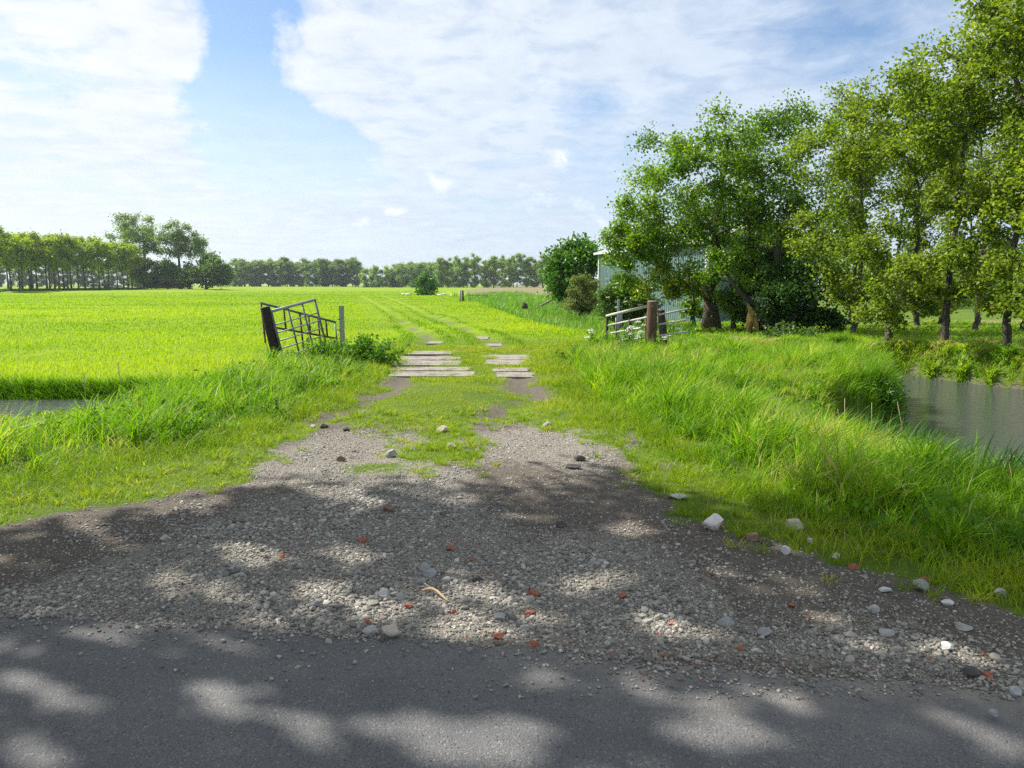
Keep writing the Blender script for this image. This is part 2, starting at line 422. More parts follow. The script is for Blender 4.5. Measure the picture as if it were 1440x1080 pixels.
c = mixc(nt, mixc(nt, turf.outputs[0], dirt.outputs[0], ramp(nt, [(0.52, (0, 0, 0)), (0.70, (0.8, 0.8, 0.8))], nC.outputs['Fac']).outputs[0]), c, broken('bare'))
past = ramp(nt, [(0.25, (0.095, 0.165, 0.005)), (0.5, (0.160, 0.240, 0.005)), (0.75, (0.225, 0.290, 0.008))], math_n(nt, 'ADD', math_n(nt, 'MULTIPLY', nE.outputs['Fac'], 0.65), math_n(nt, 'MULTIPLY', nD.outputs['Fac'], 0.35)))
c = mixc(nt, c, past.outputs[0], attr(nt, 'pasture'))
soil = ramp(nt, [(0.3, (0.125, 0.115, 0.055)), (0.7, (0.215, 0.195, 0.095))], nE.outputs['Fac'])
c = mixc(nt, c, soil.outputs[0], attr(nt, 'soil'))
hgt = math_n(nt, 'ADD', nB.outputs['Fac'], math_n(nt, 'MULTIPLY', nC.outputs['Fac'], 0.5))
principled(nt, out, c, 0.95, 0.1, 0, hgt, 0.8, 0.03)
M['ground'] = m

# asphalt
m, nt, out = new_mat('worn asphalt')
pos = nt.nodes.new('ShaderNodeNewGeometry').outputs['Position']
v = nt.nodes.new('ShaderNodeTexVoronoi'); v.inputs['Scale'].default_value = 135; nt.links.new(pos, v.inputs['Vector'])
v2 = nt.nodes.new('ShaderNodeTexVoronoi'); v2.inputs['Scale'].default_value = 42; nt.links.new(pos, v2.inputs['Vector'])
n1 = noise(nt, 1.3, 5, 0.6, pos); n2 = noise(nt, 60, 4, 0.7, pos)
c = ramp(nt, [(0.0, (0.130, 0.130, 0.132)), (0.5, (0.106, 0.106, 0.109)), (1.0, (0.055, 0.055, 0.057))], v.outputs['Distance'])
sp = nt.nodes.new('ShaderNodeSeparateColor'); nt.links.new(v.outputs['Color'], sp.inputs[0])
chips = ramp(nt, [(0.90, (0, 0, 0)), (0.97, (1, 1, 1))], sp.outputs[0])
c = mixc(nt, c.outputs[0], (0.24, 0.23, 0.21), math_n(nt, 'MULTIPLY', chips.outputs[0], 0.5))
pits = ramp(nt, [(0.05, (1, 1, 1)), (0.20, (0, 0, 0))], v2.outputs['Distance'])
sp2 = nt.nodes.new('ShaderNodeSeparateColor'); nt.links.new(v2.outputs['Color'], sp2.inputs[0])
pm = math_n(nt, 'MULTIPLY', pits.outputs[0], ramp(nt, [(0.72, (0, 0, 0)), (0.78, (1, 1, 1))], sp2.outputs[1]).outputs[0])
c = mixc(nt, c, (0.012, 0.012, 0.013), math_n(nt, 'MULTIPLY', pm, 0.85))
c = mixc(nt, c, ramp(nt, [(0.3, (0.82, 0.82, 0.84)), (0.7, (1.22, 1.20, 1.16))], n1.outputs['Fac']).outputs[0], 1.0, 'MULTIPLY')
dust = math_n(nt, 'MULTIPLY', attr(nt, 'dust'), ramp(nt, [(0.35, (0, 0, 0)), (0.7, (1, 1, 1))], noise(nt, 3.5, 6, 0.7, pos).outputs['Fac']).outputs[0])
c = mixc(nt, c, (0.26, 0.23, 0.19), math_n(nt, 'MULTIPLY', dust, 0.75))
h = math_n(nt, 'SUBTRACT', math_n(nt, 'ADD', math_n(nt, 'MULTIPLY', v.outputs['Distance'], -0.6), math_n(nt, 'MULTIPLY', n2.outputs['Fac'], 0.6)), pm)
principled(nt, out, c, 0.82, 0.35, 0, h, 0.8, 0.006)
M['asphalt'] = m

# water
m, nt, out = new_mat('ditch water')
pos = nt.nodes.new('ShaderNodeNewGeometry').outputs['Position']
mp = nt.nodes.new('ShaderNodeMapping'); mp.inputs['Scale'].default_value = (0.8, 2.2, 1.0); mp.inputs['Rotation'].default_value = (0, 0, 0.25); nt.links.new(pos, mp.inputs['Vector'])
n1 = noise(nt, 4.5, 4, 0.6, mp.outputs[0]); n2 = noise(nt, 11, 3, 0.6, mp.outputs[0])
h = math_n(nt, 'ADD', n1.outputs['Fac'], math_n(nt, 'MULTIPLY', n2.outputs['Fac'], 0.35))
b = principled(nt, out, (0.050, 0.058, 0.052), 0.04, 0.5, 0, h, 1.0, 0.045)
b.inputs['IOR'].default_value = 1.33
M['water'] = m

# ------------------------------------------------------------------ ground sheet
def axis(segs):
    out = []
    for a, b, s in segs:
        n = max(1, int(round((b - a) / s)))
        out.extend(list(np.linspace(a, b, n, endpoint=False)))
    out.append(segs[-1][1])
    return np.array(out)
XS = axis([(-1500, -400, 220), (-400, -150, 20), (-150, -60, 6), (-60, -20, 2), (-20, -9, 0.4), (-9, 10, 0.13), (10, 18, 0.3), (18, 60, 2), (60, 300, 20), (300, 1500, 240)])
YS = axis([(-300, -30, 40), (-30, -6, 4), (-6, 2, 0.4), (2, 9, 0.11), (9, 22, 0.14), (22, 60, 0.6), (60, 260, 4), (260, 700, 40), (700, 1800, 220)])
GX, GY = np.meshgrid(XS, YS)
gx, gy = GX.ravel(), GY.ravel()
gz = H(gx, gy)
nx, ny = len(XS), len(YS)
idx = np.arange(nx * ny).reshape(ny, nx)
quads = np.stack([idx[:-1, :-1].ravel(), idx[:-1, 1:].ravel(), idx[1:, 1:].ravel(), idx[1:, :-1].ravel()], 1)
bare = np.where(gy < 80, bare_mask(gx, gy), 0)
wd = np.full(gx.shape, 9.0); nr = (gy < 24) & (gy > -8); wd[nr] = water_dist(gx[nr], gy[nr])
bare = np.maximum(bare, smooth(0.02, -0.2, wd))
rd_line = np.array(RDITCH)
ditch_x = np.interp(gy, rd_line[:, 1], rd_line[:, 0])
pasture = smooth(19, 26, gy) * smooth(1.0, -0.3, gx - ditch_x)
pasture = np.maximum(pasture, smooth(15.6, 16.6, gy) * smooth(-4.0, -5.2, gx)) * (1 - bare)
soil = smooth(80, 110, gy) * smooth(3.0, 6.0, gx - ditch_x) * smooth(1200, 900, gy)
soil = np.maximum(soil, smooth(29, 30.5, gy) * smooth(40, 38, gy) * smooth(13.5, 15, gx))

def gravelly(x, y):
    """where crushed gravel lies thick on the bare apron"""
    c = 1.05 * smooth(0.55, -0.55, sdist(x, y, GRAV) + (fbm(x * 1.3, y * 1.3, 44) - 0.5) * 0.7)
    c = np.maximum(c, 0.95 * np.exp(-(((x + 1.6) / 1.2) ** 2 + ((y - 7.0) / 1.3) ** 2)))
    c = np.maximum(c, 0.85 * np.exp(-(((x - 0.35) / 1.0) ** 2 + ((y - 7.4) / 1.3) ** 2)))
    return np.clip(c * 1.25 - 0.15 + (fbm(x * 1.6, y * 1.6, 40) - 0.5) * 0.7, 0, 1)
grv = gravelly(gx, gy)
me = mk_mesh('ground', np.stack([gx, gy, gz], 1), tris=quads, attrs={'bare': bare, 'gravelly': grv, 'pasture': pasture, 'soil': soil}, smooth_sh=True)
tag(link('ground', me, M['ground']), kind='structure')

# road
RE = np.array(ROAD_EDGE)
rx = axis([(-60, -8, 2), (-8, 8, 0.05), (8, 60, 2)])
rk = np.array([0.0, 0.02, 0.06, 0.12, 0.2, 0.3, 0.45, 0.65, 0.9, 1.2, 1.6, 2.2, 3.0, 4.0, 5.0])
ye = np.interp(rx, RE[:, 0], RE[:, 1])
ye = np.where(rx < RE[0, 0], RE[0, 1], np.where(rx > RE[-1, 0], RE[-1, 1], ye)) + (fbm(rx * 2.5, rx * 0, 61) - 0.5) * 0.12 + (vnoise(rx * 14, rx * 0, 62) - 0.5) * 0.035
def road_edge_y(x):
    return np.interp(x, rx, ye)
RV = []; dustv = []
for k in rk:
    edge_drop = -0.012 if k == 0 else 0.0
    RV.append(np.stack([rx, ye - k, np.full(rx.shape, 0.012 + edge_drop) + 0.02 * min(k, 2.0)], 1))
    dustv.append(np.full(rx.shape, max(0.0, 1 - k / 0.55)) * smooth(-0.6, 0.6, rx) + 0.25 * max(0.0, 1 - k / 0.3))
RV = np.concatenate(RV); dustv = np.concatenate(dustv)
n = len(rx); idx = np.arange(n * len(rk)).reshape(len(rk), n)
rq = np.stack([idx[1:, :-1].ravel(), idx[1:, 1:].ravel(), idx[:-1, 1:].ravel(), idx[:-1, :-1].ravel()], 1)
tag(link('road', mk_mesh('road', RV, tris=rq, attrs={'dust': dustv}, smooth_sh=True), M['asphalt']), kind='structure')

# water sheets
def sheet(name, poly, z):
    P = np.array(poly); c = P.mean(0)
    V = [(a, b, z) for a, b in poly]
    bm = bmesh.new(); vs = [bm.verts.new(v) for v in V]
    f = bm.faces.new(vs); bmesh.ops.triangulate(bm, faces=[f])
    me = bpy.data.meshes.new(name); bm.normal_update(); bm.to_mesh(me); bm.free()
    if me.polygons[0].normal.z < 0: me.flip_normals()
    return tag(link(name, me, M['water']), kind='structure')
def grow(poly, d):
    P = np.array(poly, float); out = []
    n = len(P); area = sum(P[i][0] * P[(i + 1) % n][1] - P[(i + 1) % n][0] * P[i][1] for i in range(n))
    for i in range(n):
        a, b, c = P[i - 1], P[i], P[(i + 1) % n]
        t = (b - a) / np.linalg.norm(b - a) + (c - b) / np.linalg.norm(c - b)
        nrm = np.array([t[1], -t[0]]) * (1 if area > 0 else -1); nrm /= np.linalg.norm(nrm) + 1e-9
        out.append(tuple(b + nrm * d))
    return out
sheet('ditch_water', grow(DITCH, 0.12), WATER_Z)
sheet('pond_water', grow(POND, 0.12), WATER_Z)

PL = [('long concrete plank nearest the road in the left wheel track', 545, 664, 518.6, 525, 0.045),
      ('concrete plank second from the road in the left wheel track', 546, 658, 513.0, 517.8, 0.045),
      ('broad concrete plank third from the road in the left track', 549, 646, 504.3, 510.8, 0.04),
      ('concrete plank fourth from the road in the left track', 552, 645, 498.6, 503.4, 0.04),
      ('half buried concrete plank at the far end of the left row', 570, 636, 493.2, 497.6, 0.035),
      ('concrete plank nearest the road in the right wheel track', 697, 750, 518.6, 525, 0.045),
      ('thin concrete plank second from the road in the right track', 693, 744, 513.0, 517.8, 0.045),
      ('concrete plank third from the road in the right wheel track', 682, 738, 503.0, 509.8, 0.04),
      ('concrete plank fourth from the road in the right track', 675, 745, 496.0, 502.2, 0.04),
      ('bright single plank lying beyond the right row', 682, 705, 482, 485.5, 0.0),
      ('small plank end showing in the grass of the right rut', 668, 686, 472, 475.5, -0.02),
      ('plank end showing in the grass of the left rut', 600, 621, 479, 482, 0.0),
      ]

def plank_rect(p):
    _, px0, px1, py0, py1, z = p
    a_ = g(px0, py1, z); b_ = g(px1, py1, z); c_ = g(px0, py0, z)
    return a_[0], b_[0], a_[1], c_[1]
PR = [plank_rect(p) for p in PL]
def on_plank(x, y):
    m = np.zeros(x.shape, bool)
    for (x0, x1, y0, y1) in PR:
        m |= (x > x0 - 0.02) & (x < x1 + 0.02) & (y > y0 - 0.015) & (y < y1 + 0.015)
    return m & (RNG.uniform(0, 1, len(x)) < 0.95 - 0.9 * smooth(0.44, 0.62, fbm(x * 2.1, y * 3.3, 222)) - 0.45 * smooth(18.5, 19.0, y))

# ------------------------------------------------------------------ blades of grass
def blades(x, y, z, h, w, lean, leandir, nseg, tint, facing=None):
    """n blades -> verts, tris, tint per vertex; lean = sideways reach of the tip as a share of the height"""
    n = len(x)
    fa = RNG.uniform(0, 2 * PI, n) if facing is None else facing
    wx, wy = np.cos(fa), np.sin(fa)
    ldx, ldy = np.cos(leandir), np.sin(leandir)
    ts = np.linspace(0, 1, nseg + 1)
    V = np.zeros((n, 2 * nseg + 1, 3), np.float32)
    for i, t in enumerate(ts):
        ox = ldx * lean * h * t ** 2; oy = ldy * lean * h * t ** 2
        zz = h * (t - 0.35 * np.minimum(lean, 1.3) * t ** 2.2)
        cx, cy, cz = x + ox, y + oy, z + zz
        if i < nseg:
            ww = w * 0.5 * (1 - 0.75 * t ** 1.6) * (0.75 if i == 0 else 1.0)
            V[:, 2 * i] = np.stack([cx - wx * ww, cy - wy * ww, cz], 1)
            V[:, 2 * i + 1] = np.stack([cx + wx * ww, cy + wy * ww, cz], 1)
        else:
            V[:, 2 * i] = np.stack([cx, cy, cz], 1)
    T = []
    for i in range(nseg - 1):
        a, b, c, d = 2 * i, 2 * i + 1, 2 * i + 2, 2 * i + 3
        T += [(a, b, d), (a, d, c)]
    a = 2 * (nseg - 1); T.append((a, a + 1, a + 2))
    T = np.array(T, np.int32)
    k = 2 * nseg + 1
    tris = (T[None] + (np.arange(n, dtype=np.int32) * k)[:, None, None]).reshape(-1, 3)
    return V.reshape(-1, 3), tris, np.repeat(tint, k)

def polar(n, r0, r1, a0=-40, a1=40, p=0.0):
    """points whose density falls off with distance from the viewpoint"""
    u = RNG.uniform(0, 1, n)
    r = r0 * (r1 / r0) ** u if p == 0 else (r0 ** p + u * (r1 ** p - r0 ** p)) ** (1 / p)
    a = np.radians(RNG.uniform(a0, a1, n))
    return np.sin(a) * r, np.cos(a) * r, r

def stuff(name, parts, mat, label, cat):
    V = []; T = []; A = []; n = 0
    for v, t, a in parts:
        V.append(v); T.append(t + n); A.append(a); n += len(v)
    me = mk_mesh(name, np.concatenate(V), tris=np.concatenate(T), attrs={'tint': np.concatenate(A)})
    return tag(link(name, me, mat), label, cat, kind='stuff')

WIND = 0.15   # blades are blown towards +x
def winddir(n, spread=1.1):
    return WIND + RNG.normal(0, spread, n)

def infov(x, y): return np.abs(x) < 0.92 * y + 1.6
# 1 the pasture
x, y, r = polar(430000, 14.5, 260, -56, 22, p=0.35)
keep = (x < -3.6 - 0.0 * y) & (y > 14.6) | (y > 18.5)
dx = np.interp(y, rd_line[:, 1], rd_line[:, 0])
keep &= ~((x > dx - 0.6) & (y > 22))
keep &= ~((y < 22) & (x > 4.2))
keep &= (x < 4.6) & (RNG.uniform(0, 1, len(x)) < smooth(260, 110, r)) & ~((x < -90) & (y > 174))
x, y, r = x[keep], y[keep], r[keep]
w_ = np.full(x.shape, 9.0); nn = y < 24; w_[nn] = water_dist(x[nn], y[nn])
bm_ = np.maximum(bare_mask(x, y), 0.45 * np.exp(-(tr0 / 0.24) ** 2)) if False else bare_mask(x, y)
keep = (w_ > 0.02) & (RNG.uniform(0, 1, len(x)) > bm_ * 1.2) & ~on_plank(x, y)
x, y, r = x[keep], y[keep], r[keep]
onfield = smooth(-3.4, -4.4, x - (y - 16) * -0.02)
tr = np.minimum(ldist(x, y, RUTL), ldist(x, y, RUTR))
lane = smooth(0.6, 3.2, tr) + 0.9 * np.exp(-((tr - 0.62) / 0.20) ** 2) * smooth(90, 40, y) - 0.5 * np.exp(-(tr / 0.26) ** 2)
hh = (0.05 + 0.085 * lane) * RNG.uniform(0.45, 1.3, len(x)) * (0.45 + 1.1 * fbm(x * 0.55, y * 0.45, 70))
ww = np.maximum(0.006, 0.00075 * r) * RNG.uniform(0.7, 1.4, len(x))
tint = np.clip(RNG.normal(0.5, 0.24, len(x)) + (fbm(x * 0.10, y * 0.22, 71) - 0.5) * 1.1 + (fbm(x * 0.02, y * 0.06, 72) - 0.5) * 0.7 - 0.45 * np.exp(-((tr - 0.55) / 0.35) ** 2) - 0.12 * smooth(3.0, 1.0, tr), 0, 1)
stuff('field_grass', [blades(x, y, H(x, y) - 0.01, hh, ww, RNG.uniform(0.15, 0.7, len(x)), winddir(len(x)), 2, tint)], M['field_grass'],
      'bright yellow-green meadow grass over the flat field and lane', 'grass')

# 2 short worn grass on the track
x = RNG.uniform(-7.5, 8.5, 520000); y = 3.0 + 17.1 * RNG.uniform(0, 1, len(x)) ** 1.2
sd = sdist(x, y, CORR)
keep = (sd < 0.35) & (np.abs(x) < 0.72 * y + 1.0)
x, y, sd = x[keep], y[keep], sd[keep]
bm_ = bare_mask(x, y)
thin = 0.25 + 0.75 * smooth(0.3, 0.55, fbm(x * 1.6, y * 1.6, 77))
keep = (RNG.uniform(0, 1, len(x)) > np.clip(bm_ * 1.35 - 0.02, 0, 1)) & (RNG.uniform(0, 1, len(x)) < thin) & ~on_plank(x, y)
x, y, sd = x[keep], y[keep], sd[keep]
edge = smooth(-1.1, 0.2, sd)
hh = (0.034 + 0.12 * edge + 0.05 * smooth(0.5, 0.75, fbm(x * 1.1, y * 1.1, 78))) * RNG.uniform(0.5, 1.4, len(x))
tint = np.clip(RNG.normal(0.55, 0.2, len(x)) - 0.25 * edge + (fbm(x * 0.9, y * 0.9, 79) - 0.5) * 0.7, 0, 1)
ww = np.maximum(0.005, 0.00065 * y) * RNG.uniform(0.7, 1.4, len(x))
main_blades = blades(x, y, H(x, y) - 0.005, hh, ww, RNG.uniform(0.3, 1.0, len(x)), RNG.uniform(0, 2 * PI, len(x)), 2, tint)
# ragged tufts along the edge of the bare ground, and second growth over the thin turf
n_t = 5200
tx = RNG.uniform(-6, 6.5, n_t); ty = 3.0 + 9.5 * RNG.uniform(0, 1, n_t) ** 1.1
sb = sdist(tx, ty, BARE)
bt = bare_mask(tx, ty)
kp = infov(tx, ty) & (sb > -0.28) & (sb < 0.9) & (RNG.uniform(0, 1, n_t) < np.where(sb < 0, 0.30, 0.85)) & (sdist(tx, ty, CORR) < 0.5)
tx, ty = tx[kp], ty[kp]
nb = 26
cx_ = np.repeat(tx, nb); cy_ = np.repeat(ty, nb); n_ = len(cx_)
ang = RNG.uniform(0, 2 * PI, n_); rad_ = np.abs(RNG.normal(0, 0.035, n_))
bx, by = cx_ + np.cos(ang) * rad_, cy_ + np.sin(ang) * rad_
th = np.repeat(RNG.uniform(0.05, 0.13, len(tx)), nb) * RNG.uniform(0.5, 1.2, n_)
tuft_blades = blades(bx, by, H(bx, by) - 0.005, th, np.maximum(0.0055, 0.0007 * by) * RNG.uniform(0.7, 1.5, n_), RNG.uniform(0.4, 1.3, n_), ang + RNG.normal(0, 0.5, n_), 3,
                     np.clip(np.repeat(RNG.normal(0.42, 0.2, len(tx)), nb) + RNG.normal(0, 0.12, n_), 0, 1))
stuff('track_grass', [main_blades, tuft_blades], M['track_grass'],
      'short worn yellowish grass between the wheel ruts', 'grass')

# 3 tall grass on both banks
def bank(n, x0, x1, y0, y1, cond, hfun, wbase, seg=3, lean=(0.35, 1.1), tm=0.5):
    x = RNG.uniform(x0, x1, n); y = RNG.uniform(y0, y1, n)
    # clumped: many blades share a tussock
    k = RNG.uniform(0, 1, n) < 0.72
    cx = np.round(x * 3.1 + vnoise(x * 3, y * 3, 90)) / 3.1; cy = np.round(y * 3.1 + vnoise(y * 3, x * 3, 91)) / 3.1
    f = RNG.uniform(0.3, 0.88, n)
    x = np.where(k, x * (1 - f) + cx * f, x); y = np.where(k, y * (1 - f) + cy * f, y)
    m = cond(x, y); x, y = x[m], y[m]
    m = RNG.uniform(0, 1, len(x)) > bare_mask(x, y) * 1.3; x, y = x[m], y[m]
    h = hfun(x, y); m = h > 0.015; x, y, h = x[m], y[m], h[m]
    h = h * RNG.uniform(0.5, 1.2, len(x)) * (0.35 + 1.25 * fbm(x * 1.5, y * 1.5, 92))
    tus = _hash(np.round(x * 3.1), np.round(y * 3.1), 7)
    h = h * (0.62 + 0.62 * tus)
    r = np.hypot(x, y)
    w = np.maximum(wbase, 0.0007 * r) * RNG.uniform(0.6, 1.5, len(x)) * (1 + 0.9 * (tus > 0.72))
    swirl = (fbm(x * 0.55, y * 0.55, 93) - 0.5) * 3.0
    t = np.clip(RNG.normal(tm, 0.2, len(x)) + (fbm(x * 0.9, y * 0.9, 94) - 0.5) * 0.9 + (_hash(np.round(x * 3.1), np.round(y * 3.1), 9) - 0.5) * 0.55, 0, 0.97)
    dead = RNG.uniform(0, 1, len(x)) < 0.045
    t = np.where(dead, 1.0, t)
    return blades(x, y, H(x, y) - 0.02, h, w, RNG.uniform(*lean, len(x)), swirl + winddir(len(x), 1.7), seg, t)

def hl(x, y):
    s = sdist(x, y, CORR); w = water_dist(x, y)
    return (0.08 + 0.35 * smooth(-0.1, 0.9, s)) * smooth(-0.22, 0.0, w) * (1 - 0.68 * smooth(-5.2, -6.6, x) * smooth(7.3, 9.0, y)) * (1 - 0.35 * np.exp(-(((x + 5.0) / 1.2) ** 2 + ((y - 14.3) / 1.6) ** 2)))
def cl(x, y): return infov(x, y) & (sdist(x, y, CORR) > -0.15) & (water_dist(x, y) > -0.2) & (y < 15.2 + 0.9 * smooth(-6, -4.5, x))
def hr(x, y):
    s = sdist(x, y, CORR); w = water_dist(x, y)
    return (0.08 + (0.40 - 0.10 * smooth(11.0, 9.0, y) * smooth(2.0, 3.0, x) - 0.06 * smooth(1.2, 0.3, w) * smooth(11, 10, y)) * smooth(-0.15, 0.75, s)) * smooth(-0.25, 0.0, w) * (1 - 0.45 * smooth(3.0, 3.8, x) * smooth(6.8, 7.8, y) * smooth(11.6, 11.0, y)) * (1 - 0.45 * np.exp(-(((x - 3.2) / 1.0) ** 2 + ((y - 15.6) / 2.2) ** 2)))
def cr(x, y): return infov(x, y) & (sdist(x, y, CORR) > -0.15) & (water_dist(x, y) > -0.22)
far_side = lambda x, y: (y > 17.2) & (x > 3) | (x > 9.0)
partL = bank(115000, -16, -0.8, 3.4, 16.0, cl, hl, 0.007)
partR = bank(165000, 1.2, 8.4, 3.0, 18.2, lambda x, y: cr(x, y) & ~far_side(x, y), hr, 0.0075, lean=(0.2, 0.95))
def hf(x, y): return (0.13 + 0.12 * fbm(x * 0.8, y * 0.8, 99)) * smooth(-0.24, -0.10, water_dist(x, y)) * (1 + 0.9 * smooth(0.9, 0.0, water_dist(x, y)))
partF = bank(150000, 3.4, 30.0, 9.0, 36.0, lambda x, y: infov(x, y) & (water_dist(x, y) > -0.2) & far_side(x, y) & (sdist(x, y, CORR) > 0), hf, 0.008, 2, tm=0.62)
partF2 = bank(230000, 6.0, 17.0, 9.0, 21.5, lambda x, y: infov(x, y) & (water_dist(x, y) > -0.2) & (water_dist(x, y) < 2.2) & far_side(x, y), hf, 0.009, 3, tm=0.72)
# dark sedge hanging down the far ditch bank
x = RNG.uniform(-24, -5.4, 32000); y = 14.75 + RNG.uniform(0, 1, len(x)) ** 1.3 * 0.75
keep = np.abs(sdist(x, y, DITCH)) < 0.35
x, y = x[keep], y[keep]
partS = blades(x, y, H(x, y), RNG.uniform(0.18, 0.42, len(x)), RNG.uniform(0.009, 0.016, len(x)), RNG.uniform(0.3, 1.2, len(x)), RNG.normal(-PI / 2, 0.9, len(x)), 3, np.clip(RNG.normal(0.25, 0.15, len(x)), 0, 1))
stuff('bank_grass', [partL, partR, partF, partF2, partS], M['bank_grass'], 'long green windblown grass on the ditch banks beside the track', 'grass')

# 4 broad reeds by the pond, and reeds along the far ditch
def reeds(n, x0, x1, y0, y1, cond, h0, h1, w):
    x = RNG.uniform(x0, x1, n); y = RNG.uniform(y0, y1, n); m = cond(x, y); x, y = x[m], y[m]
    return blades(x, y, H(x, y) - 0.02, RNG.uniform(h0, h1, len(x)), RNG.uniform(0.7, 1.4, len(x)) * np.maximum(w, 0.0008 * np.hypot(x, y)), RNG.uniform(0.15, 0.7, len(x)),
                  winddir(len(x), 0.9), 4, np.clip(RNG.normal(0.5, 0.22, len(x)), 0, 0.95))
def cpond(x, y):
    w = sdist(x, y, POND)
    return infov(x, y) & (w > -0.35) & (w < 1.1) & (y < 8.3) & (x > 3.6) & (RNG.uniform(0, 1, len(x)) < 0.25 + 0.9 * smooth(0.35, 0.6, fbm(x * 1.5, y * 1.5, 111)))
def cleft(x, y): return infov(x, y) & (x > -5.6 - 0.0 * y) & (sdist(x, y, CORR) > 0.5) & (sdist(x, y, DITCH) > -0.15) & (RNG.uniform(0, 1, len(x)) < smooth(0.42, 0.62, fbm(x * 1.2, y * 1.2, 113)))
stuff('verge_reeds', [reeds(6500, -11, -2.6, 5.5, 12.4, cleft, 0.30, 0.62, 0.012), reeds(5000, 2.0, 7.0, 3.6, 9.0, lambda x, y: cpond(x, y) | (infov(x, y) & (sdist(x, y, CORR) > 0.5) & (sdist(x, y, POND) > 0) & (RNG.uniform(0, 1, len(x)) < 0.25)), 0.28, 0.5, 0.012)],
      M['verge_reed'], 'upright reedy blades standing out of the long verge grass', 'reeds')
n_c = 2600
qx = np.concatenate([RNG.uniform(-10, -1.0, n_c), RNG.uniform(1.4, 7.5, n_c)]); qy = np.concatenate([RNG.uniform(5.0, 15.0, n_c), RNG.uniform(3.6, 17.0, n_c)])
kp = infov(qx, qy) & (sdist(qx, qy, CORR) > 0.25) & (water_dist(qx, qy) > 0.1) & ~far_side(qx, qy) & ~((qx < -5.6) & (qy > 8)) & (RNG.uniform(0, 1, 2 * n_c) < smooth(0.35, 0.65, fbm(qx * 0.8, qy * 0.8, 140)))
qx, qy = qx[kp], qy[kp]; n_ = len(qx)
stuff('verge_stalks', [blades(qx, qy, H(qx, qy), RNG.uniform(0.30, 0.62, n_), np.maximum(0.004, 0.00055 * np.hypot(qx, qy)), RNG.uniform(0.1, 0.7, n_), winddir(n_, 1.2), 3, RNG.uniform(0.86, 1.0, n_))], M['verge_reed'],
      'thin straw coloured grass stalks scattered through the verges', 'grass stalks')
n_c = 420
qx = np.concatenate([RNG.uniform(-9, -1.0, n_c), RNG.uniform(1.6, 6.5, n_c)]); qy = np.concatenate([RNG.uniform(4.6, 14.5, n_c), RNG.uniform(3.8, 16.0, n_c)])
kp = infov(qx, qy) & (sdist(qx, qy, CORR) > 0.0) & (water_dist(qx, qy) > 0.2) & ~far_side(qx, qy) & ~((qx < -5.6) & (qy > 8)) & (RNG.uniform(0, 1, 2 * n_c) < smooth(0.45, 0.65, fbm(qx * 0.9, qy * 0.9, 150)))
qx, qy = qx[kp], qy[kp]
nl = 22; n_ = len(qx) * nl
wh = np.repeat(RNG.uniform(0.12, 0.36, len(qx)), nl); aa = RNG.uniform(0, 2 * PI, n_); rr_ = RNG.uniform(0.02, 0.16, n_)
WP = np.stack([np.repeat(qx, nl) + np.cos(aa) * rr_, np.repeat(qy, nl) + np.sin(aa) * rr_, np.repeat(H(qx, qy), nl) + wh * RNG.uniform(0.3, 1.1, n_)], 1)
WEED_P = WP
stuff('reeds', [reeds(11000, 3.6, 9.5, 5.2, 11.5, cpond, 0.32, 0.66, 0.016)], M['reed'], 'broad dark green reed blades at the edge of the pond', 'reeds')
x, y, r = polar(60000, 23, 130, -14, 14, p=0.4)
dx = np.interp(y, rd_line[:, 1], rd_line[:, 0])
o = x - dx
keep = (o > -0.9 - 0.004 * y) & (o < 1.4 + 0.07 * y) & (H(x, y) > -0.9)
x, y, r, o = x[keep], y[keep], r[keep], o[keep]
hh = RNG.uniform(0.5, 1.05, len(x)) * (0.65 + 0.6 * fbm(x * 0.5, y * 0.2, 120)) * (0.55 + 0.45 * smooth(35, 55, y))
u_ = RNG.uniform(0, 1, 9000); xs_ = -131 + 26 * u_ ** 3 + RNG.normal(0, 0.5, 9000); ys_ = 170 + 74 * u_
xs_ = np.interp(ys_, [170, 180, 244, 252], [-133, -127.5, -121.5, -96]) + RNG.normal(0, 0.7, 9000)  # strip of dark blades added to stand for the shade under the avenue trees
stuff('shade_sedge_strip', [blades(xs_, ys_, H(xs_, ys_), RNG.uniform(0.3, 0.8, 9000), RNG.uniform(0.15, 0.3, 9000), RNG.uniform(0.1, 0.5, 9000), winddir(9000), 2, np.clip(RNG.normal(0.3, 0.2, 9000), 0, 1))], M['reed'],
      'sedge strip coloured dark for the tree shade along the foot of the avenue', 'sedge')
stuff('ditch_reeds', [blades(x, y, H(x, y), hh, np.maximum(0.02, 0.0008 * r), RNG.uniform(0.2, 0.6, len(x)), winddir(len(x)), 3, np.clip(RNG.normal(0.5, 0.25, len(x)), 0, 1))], M['far_reed'],
      'bright green reed band along the ditch right of the lane', 'reeds')

